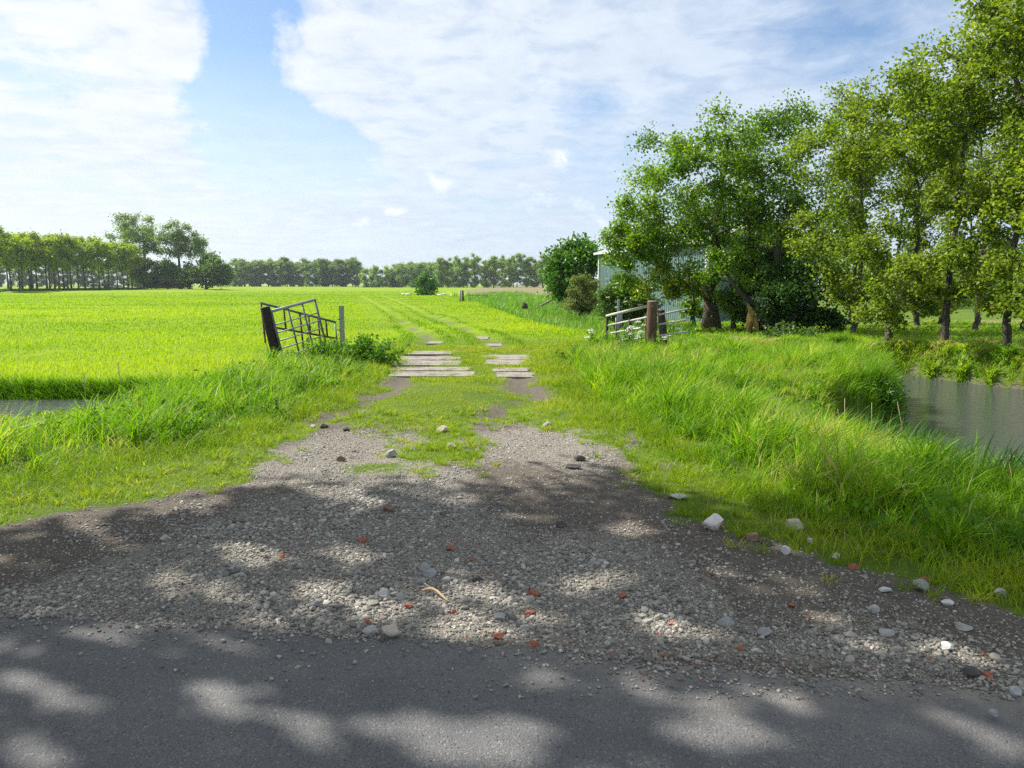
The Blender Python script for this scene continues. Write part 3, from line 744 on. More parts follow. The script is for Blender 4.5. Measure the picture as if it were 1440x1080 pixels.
# ------------------------------------------------------------------ gravel
def ico(sub):
    bm = bmesh.new(); bmesh.ops.create_icosphere(bm, subdivisions=sub, radius=1.0)
    V = np.array([v.co[:] for v in bm.verts]); F = np.array([[v.index for v in f.verts] for f in bm.faces]); bm.free()
    return V, F
I1V, I1F = ico(1)
def stones(x, y, z, s, tint):
    n = len(x)
    a = RNG.uniform(0, 2 * PI, n); ca, sa = np.cos(a), np.sin(a)
    sx = s * RNG.uniform(0.75, 1.35, n); sy = s * RNG.uniform(0.6, 1.1, n); sz = s * RNG.uniform(0.4, 0.8, n)
    D = I1V[None] * RNG.uniform(0.72, 1.22, (n, len(I1V), 1))
    X = D[:, :, 0] * sx[:, None]; Y = D[:, :, 1] * sy[:, None]; Z = D[:, :, 2] * sz[:, None]
    tl = RNG.normal(0, 0.35, n)[:, None]
    X, Z = X * np.cos(tl) - Z * np.sin(tl), X * np.sin(tl) + Z * np.cos(tl)
    V = np.stack([X * ca[:, None] - Y * sa[:, None] + x[:, None], X * sa[:, None] + Y * ca[:, None] + y[:, None], Z + (z + sz * 0.35)[:, None]], 2)
    tris = (I1F[None] + (np.arange(n) * len(I1V))[:, None, None]).reshape(-1, 3)
    return V.reshape(-1, 3), tris.astype(np.int32), np.repeat(tint, len(I1V))
nG = 420000
x = RNG.uniform(-6.0, 6.5, nG); y = 2.7 + RNG.uniform(0, 1, nG) ** 1.35 * 6.5
ry = road_edge_y(x)
d = y - ry
b_ = bare_mask(x, y); gr = gravelly(x, y)
prob = np.where(d > 0, b_ * (0.34 + 0.66 * gr), 0.0)
spill = (d <= 0) & (d > -0.45)
prob = np.where(spill, np.exp(d / 0.07) * 0.35 + 0.02 + 0.30 * np.exp(-(((x - 0.75) / 0.5) ** 2)) * np.exp(d / 0.16), prob)
keep = (RNG.uniform(0, 1, nG) < prob) & infov(x, y)
x, y, d = x[keep], y[keep], d[keep]
s = np.exp(RNG.normal(math.log(0.0062), 0.42, len(x))); s = np.clip(s, 0.0032, 0.024) * (1 - 0.30 * smooth(5.2, 6.5, y)) * (0.72 + 0.28 * gr[keep])
cl_ = smooth(0.5, 0.75, fbm(x * 2.5, y * 2.5, 130)); s = s * (1 + 0.45 * cl_)
t = np.clip(RNG.beta(2.2, 2.2, len(x)) * 0.94 + 0.10 * smooth(5.5, 6.5, y), 0, 0.94)
rb = RNG.uniform(0, 1, len(x)) < 0.004 + 0.05 * np.exp(-(((x - 0.7) / 0.6) ** 2 + ((y - 2.95) / 0.25) ** 2))
t = np.where(rb, RNG.uniform(0.95, 1.0, len(x)), t)
z = np.where(d > 0, H(x, y), 0.014 + 0.02 * np.minimum(-d, 2))
stuff('gravel', [stones(x, y, z, s, t)], M['gravel'], 'loose grey crushed gravel between the asphalt and the grass', 'gravel')

# ------------------------------------------------------------------ single stones and brick pieces
I2V, I2F = ico(3)
def rock(name, label, cat, px, py, wpx, asp, mat, group=None, cuts=7, seed=0, deep=0.85, sink=0.16, rotz=None):
    rg = np.random.default_rng(1000 + seed)
    P = g(px, py, 0.0)
    z0 = float(H(np.array([P[0]]), np.array([P[1]]))[0])
    if P[1] < road_edge_y(P[0]): z0 = 0.03
    P = g(px, py, z0)
    dist = P[1] * CP + (CAMH - z0) * SP
    w = wpx * dist / FPX
    V = I2V.copy()
    for k in range(cuts):
        nv = rg.normal(0, 1, 3); nv /= np.linalg.norm(nv)
        c = rg.uniform(0.45, 0.8)
        dd = V @ nv - c
        V = V - nv[None] * np.maximum(dd, 0)[:, None]
    V = V * (1 + 0.06 * (vnoise(V[:, 0] * 3 + 7, V[:, 1] * 3 + V[:, 2] * 2, seed) - 0.5))[:, None] * (1 + 0.035 * (vnoise(V[:, 0] * 9, V[:, 1] * 9 + V[:, 2] * 7, seed + 5) - 0.5))[:, None]
    V[:, 0] *= w / 2 / max(1e-6, np.abs(V[:, 0]).max()); V[:, 1] *= w / 2 * deep / np.abs(V[:, 1]).max(); V[:, 2] *= w / 2 * asp / np.abs(V[:, 2]).max()
    V[:, 2] += w / 2 * asp * (1 - 2 * sink)
    me = mk_mesh(name, V, tris=I2F, smooth_sh=False)
    o = link(name, me, M[mat], None, (P[0], P[1] + w * 0.3, z0))
    o.rotation_euler = (0, 0, rg.uniform(-0.5, 0.5) if rotz is None else rotz)
    return tag(o, label, cat, group)

ST = [
 ('stone', 'large white stone with a reddish crust at the edge of the grass', 'stone', 1007, 746, 38, 0.75, 'pink_stone'),
 ('stone', 'beige stone half sunk in the grass right of the reddish white stone', 'stone', 1120, 746, 27, 0.8, 'beige_stone'),
 ('stone', 'flat pale stone lying alone in the grass at the edge of the tree shade', 'stone', 953, 704, 30, 0.28, 'pale_stone'),
 ('stone', 'round white stone on the dirt just below the beige stone', 'stone', 1105, 780, 17, 0.9, 'white_stone'),
 ('stone', 'tiny white stone at the tip of the grass right of the round white one', 'stone', 1141, 764, 10, 0.9, 'white_stone'),
 ('stone', 'bluish white stone at the grass edge, lowest of three white ones', 'stone', 1177, 787, 13, 0.8, 'white_stone'),
 ('stone', 'brown lump beside the reddish white stone', 'stone', 1060, 762, 20, 0.7, 'brown_stone'),
 ('stone', 'dark brown lump at the foot of the grass between white stones', 'stone', 1078, 768, 18, 0.7, 'dark_stone'),
 ('stone', 'bright white stone on sandy dirt near the lower right corner', 'stone', 1333, 917, 20, 0.75, 'white_stone'),
 ('stone', 'rounded pale stone left of the bright white one near the lower right', 'stone', 1250, 895, 22, 0.5, 'pale_stone'),
 ('stone', 'long flat pale stone above the bright white one', 'stone', 1358, 888, 25, 0.4, 'pale_stone'),
 ('stone', 'grey stone at the edge of the road in the right corner', 'stone', 1430, 978, 18, 0.7, 'pale_stone'),
 ('stone', 'blocky grey stone lying alone on the asphalt', 'stone', 1400, 1008, 13, 0.85, 'grey_stone'),
 ('stone', 'rounded grey stone right of centre, above the sunlit patch by the road', 'stone', 1078, 897, 22, 0.65, 'grey_stone'),
 ('stone', 'broad flat grey stone sunk in the gravel right of centre', 'stone', 1023, 881, 27, 0.45, 'grey_stone'),
 ('stone', 'grey stone in the rubble line below the right grass', 'stone', 1232, 862, 18, 0.7, 'pale_stone'),
 ('stone', 'pale oval stone in the rubble line below the right grass', 'stone', 1247, 834, 18, 0.55, 'white_stone'),
 ('stone', 'wide grey stone topping the rubble at the right grass edge', 'stone', 1303, 832, 32, 0.5, 'grey_stone'),
 ('stone', 'grey stone standing in the grass at the right margin', 'stone', 1410, 842, 17, 1.0, 'grey_stone'),
 ('stone', 'dull greenish flat stone against the brick piece in the right corner', 'stone', 1368, 952, 32, 0.35, 'dark_stone'),
 ('stone', 'white flat stone right of the rubble at the grass edge', 'stone', 1335, 852, 18, 0.5, 'white_stone'),
 ('stone', 'dull brown stone low in the rubble right of the long flat one', 'stone', 1402, 931, 20, 0.6, 'beige_stone'),
 ('stone', 'blocky pale grey stone standing in the gravel left of centre', 'stone', 540, 842, 17, 0.95, 'pale_stone'),
 ('stone', 'flat whitish stone at the asphalt edge, left one of a pair', 'stone', 519, 893, 26, 0.5, 'pale_stone'),
 ('stone', 'flat tan stone at the asphalt edge, right one of a pair', 'stone', 549, 894, 29, 0.5, 'beige_stone'),
 ('stone', 'low grey stone right of the blocky pale one', 'stone', 561, 844, 17, 0.6, 'grey_stone'),
 ('stone', 'grey stone in the gravel left of the sunlit strip', 'stone', 441, 856, 18, 0.7, 'grey_stone'),
 ('stone', 'brown stone in the sun on the left gravel rut', 'stone', 479, 649, 14, 0.7, 'brown_stone'),
 ('stone', 'grey white stone on the left rut at the grass edge', 'stone', 549, 643, 16, 0.8, 'pale_stone'),
 ('stone', 'sunlit rock in the grass between the ruts', 'stone', 620, 608, 19, 0.6, 'beige_stone'),
 ('stone', 'small sunlit rock between the ruts, nearer than the other', 'stone', 636, 631, 14, 0.75, 'pale_stone'),
 ('stone', 'mossy grey rock at the right rut below the slabs', 'stone', 769, 603, 15, 0.8, 'grey_stone'),
 ('stone', 'flat brown lump in the shade below the turf patch', 'stone', 546, 721, 25, 0.45, 'brown_stone'),
 ('stone', 'black clod at the tip of the tree shade on the right rut', 'stone', 815, 649, 18, 0.55, 'dark_stone'),
 ('stone', 'flat dark slate below the black clod on the right rut', 'stone', 808, 660, 22, 0.3, 'dark_stone'),
 ('stone', 'dark stone at the top of the left gravel rut', 'stone', 455, 602, 12, 0.7, 'dark_stone'),
 ('stone', 'pale stone beside the dark one at the top of the left rut', 'stone', 438, 602, 11, 0.6, 'pale_stone'),
 ('stone', 'small dark stone right of the pair at the top of the left rut', 'stone', 486, 607, 10, 0.7, 'dark_stone'),
 ('stone', 'largest grey stone of the little heap in mid gravel', 'stone', 604, 812, 21, 0.65, 'grey_stone'),
 ('stone', 'grey stone at the right of the little heap in mid gravel', 'stone', 626, 820, 17, 0.6, 'pale_stone'),
 ('stone', 'grey stone at the top of the little heap in mid gravel', 'stone', 596, 803, 17, 0.7, 'grey_stone'),
 ('stone', 'greyish stone at the lower left of the little heap', 'stone', 592, 822, 14, 0.7, 'grey_stone'),
 ('stone', 'dark grey stone right below the little heap', 'stone', 670, 819, 16, 0.6, 'dark_stone'),
 ('stone', 'round light grey stone near the asphalt, right of centre', 'stone', 738, 888, 14, 0.9, 'pale_stone'),
 ('stone', 'grey flat stone between two brick pieces right of centre', 'stone', 704, 872, 20, 0.5, 'grey_stone'),
 ('stone', 'dark stone at the brown dirt in the middle', 'stone', 788, 742, 18, 0.5, 'dark_stone'),
 ('brick_fragment', 'big orange brick piece on the gravel right of centre', 'brick piece', 751, 839, 19, 0.6, 'brick'),
 ('brick_fragment', 'orange brick piece just below the big one right of centre', 'brick piece', 746, 866, 15, 0.6, 'brick'),
 ('brick_fragment', 'red brick piece lying against a greenish stone in mid gravel', 'brick piece', 634, 775, 16, 0.55, 'brick'),
 ('brick_fragment', 'dark red brick piece below the brown lump', 'brick piece', 509, 763, 14, 0.6, 'brick'),
 ('brick_fragment', 'red brick piece at the right end of the sunlit strip', 'brick piece', 575, 857, 14, 0.7, 'brick'),
 ('brick_fragment', 'red brick piece just above the flat stone pair', 'brick piece', 517, 878, 11, 0.8, 'brick'),
 ('brick_fragment', 'small red brick piece between sunlit strip and stick', 'brick piece', 637, 864, 10, 0.7, 'brick'),
 ('brick_fragment', 'flat orange brick piece close to the asphalt in the middle', 'brick piece', 700, 899, 19, 0.4, 'brick'),
 ('brick_fragment', 'orange brick piece at the asphalt edge among brick crumbs', 'brick piece', 751, 911, 15, 0.7, 'brick'),
 ('brick_fragment', 'pinkish brick piece alone on the gravel, right of the big one', 'brick piece', 875, 842, 17, 0.5, 'brick'),
 ('brick_fragment', 'red brick piece at the sunlit patch right of centre', 'brick piece', 946, 880, 13, 0.5, 'brick'),
 ('brick_fragment', 'tiny red brick piece alone on the dark dirt, right', 'brick piece', 1114, 854, 10, 0.7, 'brick'),
 ('brick_fragment', 'little red brick piece near the asphalt left of the grey slab stone', 'brick piece', 936, 925, 10, 0.8, 'brick'),
 ('brick_fragment', 'red brick piece against the dull flat stone in the right corner', 'brick piece', 1392, 955, 17, 0.5, 'brick'),
 ('brick_fragment', 'red brick piece on the rubble at the right grass edge', 'brick piece', 1304, 820, 20, 0.45, 'brick'),
 ('brick_fragment', 'orange brick piece at the foot of the right grass', 'brick piece', 1203, 801, 16, 0.6, 'brick'),
 ('brick_fragment', 'small pink brick piece in the upper gravel', 'brick piece', 665, 790, 9, 0.7, 'brick'),
 ('brick_fragment', 'small brick piece at the right of the little heap', 'brick piece', 690, 807, 9, 0.6, 'brick'),
]
for i, (nm, lb, ct, px, py, wpx, asp, mt) in enumerate(ST):
    rock(nm, lb, ct, px, py, wpx, asp, mt, seed=i, cuts=9 if nm == 'brick_fragment' else 7, sink=0.2 if asp > 0.4 else 0.1)

# a dry stick on the gravel
mb = MB(); a = g(594, 836); b = g(634, 847)
pts = [a + (b - a) * t + np.array([0, 0.03 * math.sin(t * 4), 0.022 + 0.012 * math.sin(t * 5)]) for t in np.linspace(0, 1, 7)]
mb.tube(pts, [0.006, 0.008, 0.008, 0.007, 0.007, 0.005, 0.003], 7)
mb.tube([pts[2], pts[2] + np.array([-0.05, 0.05, 0.012])], [0.004, 0.002], 6)
o = mb.build('stick', simple_mat('bleached stick', (0.34, 0.22, 0.12), (0.52, 0.38, 0.24), 30), None, pts[0], loc=pts[0])
tag(o, 'short bleached stick lying on the gravel', 'stick')

# ------------------------------------------------------------------ concrete planks of the track
def plank(label, px0, px1, py0, py1, z, seed, group='concrete planks of the farm track'):
    a = g(px0, py1, z); b = g(px1, py1, z); c = g(px0, py0, z); d = g(px1, py0, z)
    x0, x1 = a[0], b[0]; y0, y1 = a[1], (c[1] + d[1]) / 2
    cx, cy = (x0 + x1) / 2, (y0 + y1) / 2
    z = max(float(H(np.array([cx + (x1 - x0) * q_]), np.array([cy]))[0]) for q_ in (-0.4, -0.2, 0, 0.2, 0.4)) + 0.004
    rg = np.random.default_rng(seed)
    nxp, nyp = 26, 7
    top = []; bot = []
    for j in range(nyp):
        for i in range(nxp):
            u, v = i / (nxp - 1), j / (nyp - 1)
            xx, yy = x0 + (x1 - x0) * u, y0 + (y1 - y0) * v
            e = 0.05 * (rg.uniform(-1, 1)) * (1 if i in (0, nxp - 1) else 0)
            f = 0.009 * (rg.uniform(-1, 1)) * (1 if j in (0, nyp - 1) else 0)
            top.append((xx + e - cx, yy + f - cy, 0.012 * (vnoise(np.array([xx * 2.0]), np.array([yy * 3.0]), seed)[0] - 0.5)))
    n = len(top)
    V = top + [(p[0], p[1], -0.12) for p in top]
    F = []
    for j in range(nyp - 1):
        for i in range(nxp - 1):
            k = j * nxp + i
            F.append((k, k + 1, k + nxp + 1, k + nxp))
    ring = [i for i in range(nxp)] + [j * nxp + nxp - 1 for j in range(1, nyp)] + [(nyp - 1) * nxp + i for i in range(nxp - 2, -1, -1)] + [j * nxp for j in range(nyp - 2, 0, -1)]
    for a_, b_ in zip(ring, ring[1:] + ring[:1]): F.append((b_, a_, a_ + n, b_ + n))
    o = link('concrete_plank', mk_mesh('concrete_plank', V, F), M['slab'], None, (cx, cy, z))
    o.rotation_euler = (0, 0, rg.normal(0, 0.012))
    return tag(o, label, 'concrete slab', group)
for i, p in enumerate(PL): plank(*p, seed=50 + i)

# ------------------------------------------------------------------ gates and posts
def lerp(a, b, t): return a + (b - a) * t
def zof(x, y): return float(H(np.array([float(x)]), np.array([float(y)]))[0])

# left leaning post
top = at(372.5, 432, 16.0); bot = at(392, 512, 16.0)
T_ = thing('gate_post', 'leaning dark round gate post with pale top, left of the track', 'gate post', bot)
V = []
mb = MB(); d = (top - bot); mb.tube([bot - d * 0.25, bot, lerp(bot, top, 0.5), top - d * 0.012, top], [0.115, 0.112, 0.108, 0.106, 0.098], 18)
mb.build('post', M['dark_wood'], T_, bot)
mb = MB(); u = d / np.linalg.norm(d); mb.tube([top - u * 0.004, top + u * 0.006], [0.097, 0.092], 18); mb.build('cap', M['end_grain'], T_, bot)
mb = MB(); p0 = at(371, 468, 15.93); p1 = at(379, 510, 15.9)
mb.tube([at(370.5, 462, 16.0), at(368.5, 466, 15.9), at(371, 470, 15.88), at(375, 485, 15.87), at(379, 500, 15.87), at(381, 512, 15.9)], 0.006, 6); mb.build('wire', M['wire'], T_, bot)

# near left gate: square mesh of bars, leaning with its post
TL, TR, BL, BR = at(381, 438, 16.0), at(442.5, 421.5, 17.4), at(397, 501, 15.95), at(458, 482, 17.35)
C0 = lerp(BL, BR, 0.5)
T_ = thing('gate', 'small leaning steel gate of square bars hung on the tilted post', 'gate', C0)
Q = lambda u, v: lerp(lerp(BL, BR, u), lerp(TL, TR, u), v)
mb = MB(); mb.tube([Q(-0.02, 1), Q(1.01, 1)], 0.034, 12); mb.build('top_rail', M['galv'], T_, C0)
mb = MB(); mb.tube([Q(0, -0.02), Q(0, 0.985)], 0.032, 4); mb.build('stile', M['gate_steel'], T_, C0)
mb = MB(); mb.tube([Q(1, -0.05), Q(1, 0.985)], 0.027, 4); mb.build('stile', M['gate_steel'], T_, C0)
for v in (-0.02, 0.17, 0.34, 0.52, 0.70): 
    mb = MB(); mb.tube([Q(0.0, v), Q(1.0, v)], 0.016, 8); mb.build('rail', M['galv'], T_, C0)
for u in (0.36, 0.69):
    mb = MB(); mb.tube([Q(u, -0.08), Q(u, 0.97)], 0.021, 4); mb.build('upright', M['gate_steel'], T_, C0)

# far left gate, sagging the other way
TL, TR, BL, BR = at(366.5, 426, 17.6), at(471.5, 453, 19.2), at(370, 457.5, 17.6), at(474, 476, 19.2)
C0 = lerp(BL, BR, 0.5)
T_ = thing('gate', 'rusty rail gate sagging behind the leaning square-bar gate', 'gate', C0)
mb = MB(); mb.tube([Q(0, 1), Q(0.35, 1.0), Q(1, 1)], 0.030, 8); mb.build('top_rail', M['gate_steel'], T_, C0)
mb = MB(); mb.tube([Q(0.0, 0.0), Q(1, 0.0)], 0.026, 8); mb.build('rail', M['rust_steel'], T_, C0)
for u, lo in ((0.005, -0.8), (0.29, -0.02), (0.50, -0.9), (0.62, -0.02), (0.75, -0.5), (0.86, -0.02), (0.995, -0.4)):
    mb = MB(); mb.tube([Q(u, lo), Q(u, 0.97)], 0.024, 4); mb.build('upright', M['rust_steel'] if u not in (0.995,) else M['galv'], T_, C0)
mb = MB(); mb.tube([Q(0.48, 0.95), Q(0.54, 0.2), Q(0.6, -0.3)], 0.006, 6); mb.tube([Q(0.5, 0.97), Q(0.72, 0.0)], 0.006, 6); mb.build('brace', M['wire'], T_, C0)

# steel post left of the track
top = at(480, 429.5, 19.0); base = np.array([top[0], top[1], zof(top[0], top[1])])
T_ = thing('gate_post', 'square galvanised steel post at the end of the rusty gate', 'gate post', base)
mb = MB(); mb.box(((base + top) / 2 - np.array([0, 0, 0.15])), (0.115, 0.10, top[2] - base[2] + 0.3)); mb.build('post', M['galv'], T_, base, smooth_sh=False, bevel=0.008)
for (a_, b_) in ((at(474, 463, 18.95), at(477.5, 465, 18.94)), (at(474, 449, 18.95), at(478, 449, 18.93))):
    mb = MB(); mb.tube([a_, b_], 0.012, 6); mb.build('hinge', M['rust_steel'], T_, base)

# right round post
YR = 16.6
top = at(917.5, 423.5, YR); base = np.array([top[0], YR, zof(top[0], YR)])
T_ = thing('gate_post', 'thick upright brown wooden gate post right of the track', 'gate post', base)
mb = MB(); mb.tube([base - np.array([0.02, 0, 0.4]), base - np.array([0.015, 0, 0]), lerp(base, top, 0.5), top - np.array([0, 0, 0.02]), top], [0.122, 0.118, 0.116, 0.114, 0.104], 20); mb.build('post', M['post_wood'], T_, base)
mb = MB(); mb.tube([top - np.array([0, 0, 0.004]), top + np.array([0, 0, 0.006])], [0.102, 0.096], 20); mb.build('cap', M['end_grain'], T_, base)
mb = MB(); h = at(916.5, 431, YR - 0.12); mb.tube([h + np.array([0.0, -0.02, 0.03]), h + np.array([0.03, -0.02, 0]), h + np.array([0, -0.02, -0.03]), h + np.array([-0.02, -0.02, 0])], 0.007, 6); mb.build('hinge', M['wire'], T_, base)
# dark post leaning behind it
top = at(929.5, 436, 17.1); bot = at(935, 500, 17.1)
bot = np.array([bot[0], bot[1], zof(bot[0], bot[1])])
T_ = thing('gate_post', 'black leaning timber post close behind the brown round post', 'gate post', bot)
mb = MB(); d = top - bot; mb.tube([bot - d * 0.3, bot, top], [0.105, 0.102, 0.088], 4); mb.build('post', M['dark_wood'], T_, bot, smooth_sh=False, bevel=0.012)
# right gate
TL, TR, BL, BR = at(853, 444.5, 17.6), at(912, 430, 16.75), at(853, 484, 17.6), at(912, 476, 16.75)
C0 = lerp(BL, BR, 0.5)
T_ = thing('gate', 'pale pipe rail gate tilting down to the left of the brown post', 'gate', C0)
for v, nm, r_ in ((1.0, 'top_rail', 0.034), (0.66, 'rail', 0.022), (0.37, 'rail', 0.020), (0.04, 'rail', 0.020)):
    mb = MB(); mb.tube([Q(0.0, v), Q(1.0, v), Q(1.0 + (0.85 if nm == 'rail' else 0.0), v - (0.0 if nm == 'rail' else 0))], r_, 10); mb.build(nm, M['pale_pipe'], T_, C0)
for u, r_, m_ in ((0.01, 0.034, 'dark_wood'), (0.24, 0.022, 'gate_steel'), (0.56, 0.030, 'dark_wood'), (0.95, 0.022, 'rust_steel')):
    mb = MB(); mb.tube([Q(u, -0.2), Q(u, 0.97 if u < 0.5 else 0.75)], r_, 4); mb.build('upright', M[m_], T_, C0)
top = at(870, 421, 18.0); base = np.array([top[0], 18.0, zof(top[0], 18.0)])
T_ = thing('gate_post', 'thin grey steel post behind the pale pipe gate', 'gate post', base)
mb = MB(); mb.box((base + top) / 2 - np.array([0, 0, 0.1]), (0.055, 0.055, top[2] - base[2] + 0.2)); mb.build('post', M['galv'], T_, base, smooth_sh=False, bevel=0.006)
mb = MB(); q = at(872.5, 448, 17.98); mb.box(q, (0.09, 0.03, 0.30)); mb.build('latch_plate', M['galv'], T_, base, smooth_sh=False, bevel=0.004)

# pair of posts far along the lane
pb = g(649, 421, -0.28); base = np.array([pb[0], pb[1], zof(pb[0], pb[1])])
T_ = thing('gate_post', 'pale weathered post, left of two by the far reeds', 'gate post', base)
mb = MB(); mb.tube([base - np.array([0.15, 0, .2]), base + np.array([-0.15, 0, 1.45])], [0.14, 0.13], 8); mb.build('post', M['end_grain'], T_, base)
T_ = thing('gate_post', 'dark weathered post, right of two by the far reeds', 'gate post', base + np.array([0.25, 0.3, 0]))
mb = MB(); mb.tube([base + np.array([0.2, 0.3, -.2]), base + np.array([0.13, 0.3, 1.4])], [0.13, 0.11], 8); mb.build('post', M['dark_wood'], T_, base + np.array([0.25, 0.3, 0]))
rb = base + np.array([1.0, 1.0, 0])
T_ = thing('fence', 'low wooden rail fence running right of the two far posts', 'fence', rb)
for k in range(4):
    mb = MB(); mb.tube([rb + np.array([k * 1.9, k * 0.5, -0.2]), rb + np.array([k * 1.9, k * 0.5, 0.95])], 0.07, 6); mb.build('post', M['grey_wood'], T_, rb)
mb = MB(); mb.tube([rb + np.array([-0.3, 0, 0.8]), rb + np.array([6.2, 1.6, 0.72])], 0.05, 6); mb.build('rail', M['grey_wood'], T_, rb)
mb = MB(); mb.tube([rb + np.array([-0.3, 0, 0.45]), rb + np.array([6.2, 1.6, 0.30])], 0.05, 6); mb.build('rail', M['grey_wood'], T_, rb)

# ------------------------------------------------------------------ trees
def leaves_mesh(P, size, tint, updir=0.4, flop=None, aspect=0.75):
    """one folded four-cornered leaf at every point"""
    n = len(P)
    nrm = RNG.normal(0, 1, (n, 3)); nrm[:, 2] += updir * 2; nrm /= np.linalg.norm(nrm, axis=1)[:, None] + 1e-9
    a = RNG.normal(0, 1, (n, 3)); a[:, 2] -= 0.5
    if flop is not None: a += flop
    a -= nrm * (a * nrm).sum(1)[:, None]; a /= np.linalg.norm(a, axis=1)[:, None] + 1e-9
    b = np.cross(nrm, a)
    s = size[:, None] if hasattr(size, '__len__') else np.full((n, 1), size)
    V = np.zeros((n, 4, 3), np.float32)
    V[:, 0] = P - a * s * 0.5
    V[:, 1] = P + b * s * 0.5 * aspect + nrm * s * 0.12
    V[:, 2] = P + a * s * 0.5
    V[:, 3] = P - b * s * 0.5 * aspect + nrm * s * 0.12
    F = (np.array([[0, 1, 2, 3]]) + (np.arange(n) * 4)[:, None]).astype(np.int32)
    return V.reshape(-1, 3), F, np.repeat(tint, 4)

_v, _f, _a = leaves_mesh(WEED_P, RNG.uniform(0.035, 0.085, len(WEED_P)), np.clip(RNG.normal(0.55, 0.2, len(WEED_P)), 0, 1), 0.6, None, 0.6)
tag(link('verge_weeds', mk_mesh('verge_weeds', _v, tris=_f, attrs={'tint': _a}), M['nettle']), 'broad leaved green weeds mixed into the verge grass', 'weeds', kind='stuff')

def bez(a, c, b, n):
    t = np.linspace(0, 1, n)[:, None]
    return (1 - t) ** 2 * a + 2 * t * (1 - t) * c + t ** 2 * b

def tree(name, label, cat, base, trunk, r0, clumps, leafmat, barkmat, leaf, nper, group=None, twigs=6, updir=0.4, flop=None, tintf=None, sides=9, twig_r=0.012, limb_r=0.35, spread=0.16, weeping=0.0, up=0.35, drop=None, accent=None):
    """trunk: world points; clumps: (centre, radius xyz); limbs reach from trunk to each clump, twigs fan out in it, leaves sit along the twigs"""
    base = np.asarray(base, float)
    T_ = thing(name, label, cat, base, group)
    tp = np.array(trunk, float); nt_ = len(tp)
    rad = [r0 * (1 - 0.85 * (i / (nt_ - 1)) ** 0.9) for i in range(nt_)]
    rad[0] = r0 * 1.35
    mb = MB()
    mb.tube(tp, rad, sides + 3)
    PTS = []; TN = []
    # limbs grow outward: each clump hangs on the nearest wood already there
    NP = [p for p in tp[1:]]; NR = [min(q * 0.75, r0 * limb_r * 1.6) for q in rad[1:]]
    order = sorted(range(len(clumps)), key=lambda q: float(np.min(np.linalg.norm(tp[1:] - np.array(clumps[q][0]), axis=1))))
    for q in order:
        c, r3 = clumps[q]
        c = np.array(c, float); r3 = np.array(r3, float)
        A_n = np.array(NP); dv = c - A_n
        cost = np.linalg.norm(dv, axis=1) + 0.9 * np.maximum(0, A_n[:, 2] + up * 0.8 * np.linalg.norm(dv[:, :2], axis=1) - c[2]) - 6.0 * np.minimum(np.array(NR), 0.06)
        i = int(np.argmin(cost)); a = A_n[i]
        ctrl = (a + c) / 2 + np.array([0, 0, 0.12 * np.linalg.norm(c - a)]) + RNG.normal(0, 0.10, 3) * np.linalg.norm(c - a)
        path = bez(a, ctrl, c, 7)
        rr = max(min(NR[i] * 0.85, 0.012 + 0.028 * np.linalg.norm(c - a) * (r0 / 0.2)), 0.008)
        pr = [rr * (1 - 0.6 * k / 6) + 0.004 for k in range(7)]
        mb.tube(path, pr, 6, False)
        NP += [path[k] for k in (2, 3, 4, 5, 6)]; NR += [pr[k] for k in (2, 3, 4, 5, 6)]
        tn = (0.5 if tintf is None else tintf(c)) + RNG.normal(0, 0.10)
        for k in range(twigs):
            u = RNG.normal(0, 1, 3); u /= np.linalg.norm(u); u *= RNG.uniform(0.45, 1.0)
            s = path[RNG.integers(3, 7)]
            e = c + u * r3
            ct = (s + e) / 2 + RNG.normal(0, 0.12, 3) * r3 + np.array([0, 0, 0.1 * r3[2]])
            e2 = e - np.array([0, 0, weeping * r3[2]])
            tw = bez(s, ct, e2, 5)
            mb.tube(tw, [twig_r * 1.3, twig_r, twig_r * 0.8, twig_r * 0.6, twig_r * 0.4], 4, False)
            m_ = max(1, nper // twigs)
            t = RNG.uniform(0.25, 1.08, m_)[:, None]
            pp = (1 - t) ** 2 * s + 2 * t * (1 - t) * ct + t ** 2 * e2
            pp = pp + RNG.normal(0, 1, (m_, 3)) * (spread * r3 + leaf * 0.6)
            PTS.append(pp); tt = np.clip(RNG.normal(tn, 0.2, m_), 0, 0.9)
            if accent is not None: tt = np.where(RNG.uniform(0, 1, m_) < accent(pp), RNG.uniform(0.92, 1.0, m_), tt)
            TN.append(tt)
    P = np.concatenate(PTS); TN = np.concatenate(TN)
    if drop is not None:
        kp = ~drop(P); P = P[kp]; TN = TN[kp]
    mb.build('trunk', barkmat, T_, base)
    V, F, A = leaves_mesh(P - base, RNG.uniform(0.65, 1.3, len(P)) * leaf, TN, updir, flop)
    link('crown', mk_mesh('crown', V, tris=F, attrs={'tint': A}), leafmat, T_)
    return T_

def clumps_in(n, c, r, rc, seed, hollow=0.35, zmin=None, pw=2.0):
    """clump centres spread through an ellipsoid (pw 2) or a rounder-cornered block (pw 4)"""
    rg = np.random.default_rng(seed); out = []
    c = np.array(c); r = np.array(r)
    tries = 0
    while len(out) < n and tries < 6000:
        tries += 1
        u = rg.uniform(-1, 1, 3); q_ = (np.abs(u) ** pw).sum() ** (1 / pw)
        if q_ > 1 or (q_ < hollow and rg.uniform() < 0.7): continue
        p = c + u * r
        if zmin is not None and p[2] < zmin: continue
        if any(np.linalg.norm((p - q) / r) < 0.42 * (10.0 / n) ** 0.33 for q, _ in out) and tries < 3500: continue
        k = rg.uniform(0.7, 1.25)
        out.append((p, np.array([rc, rc, rc * 0.75]) * k))
    return out

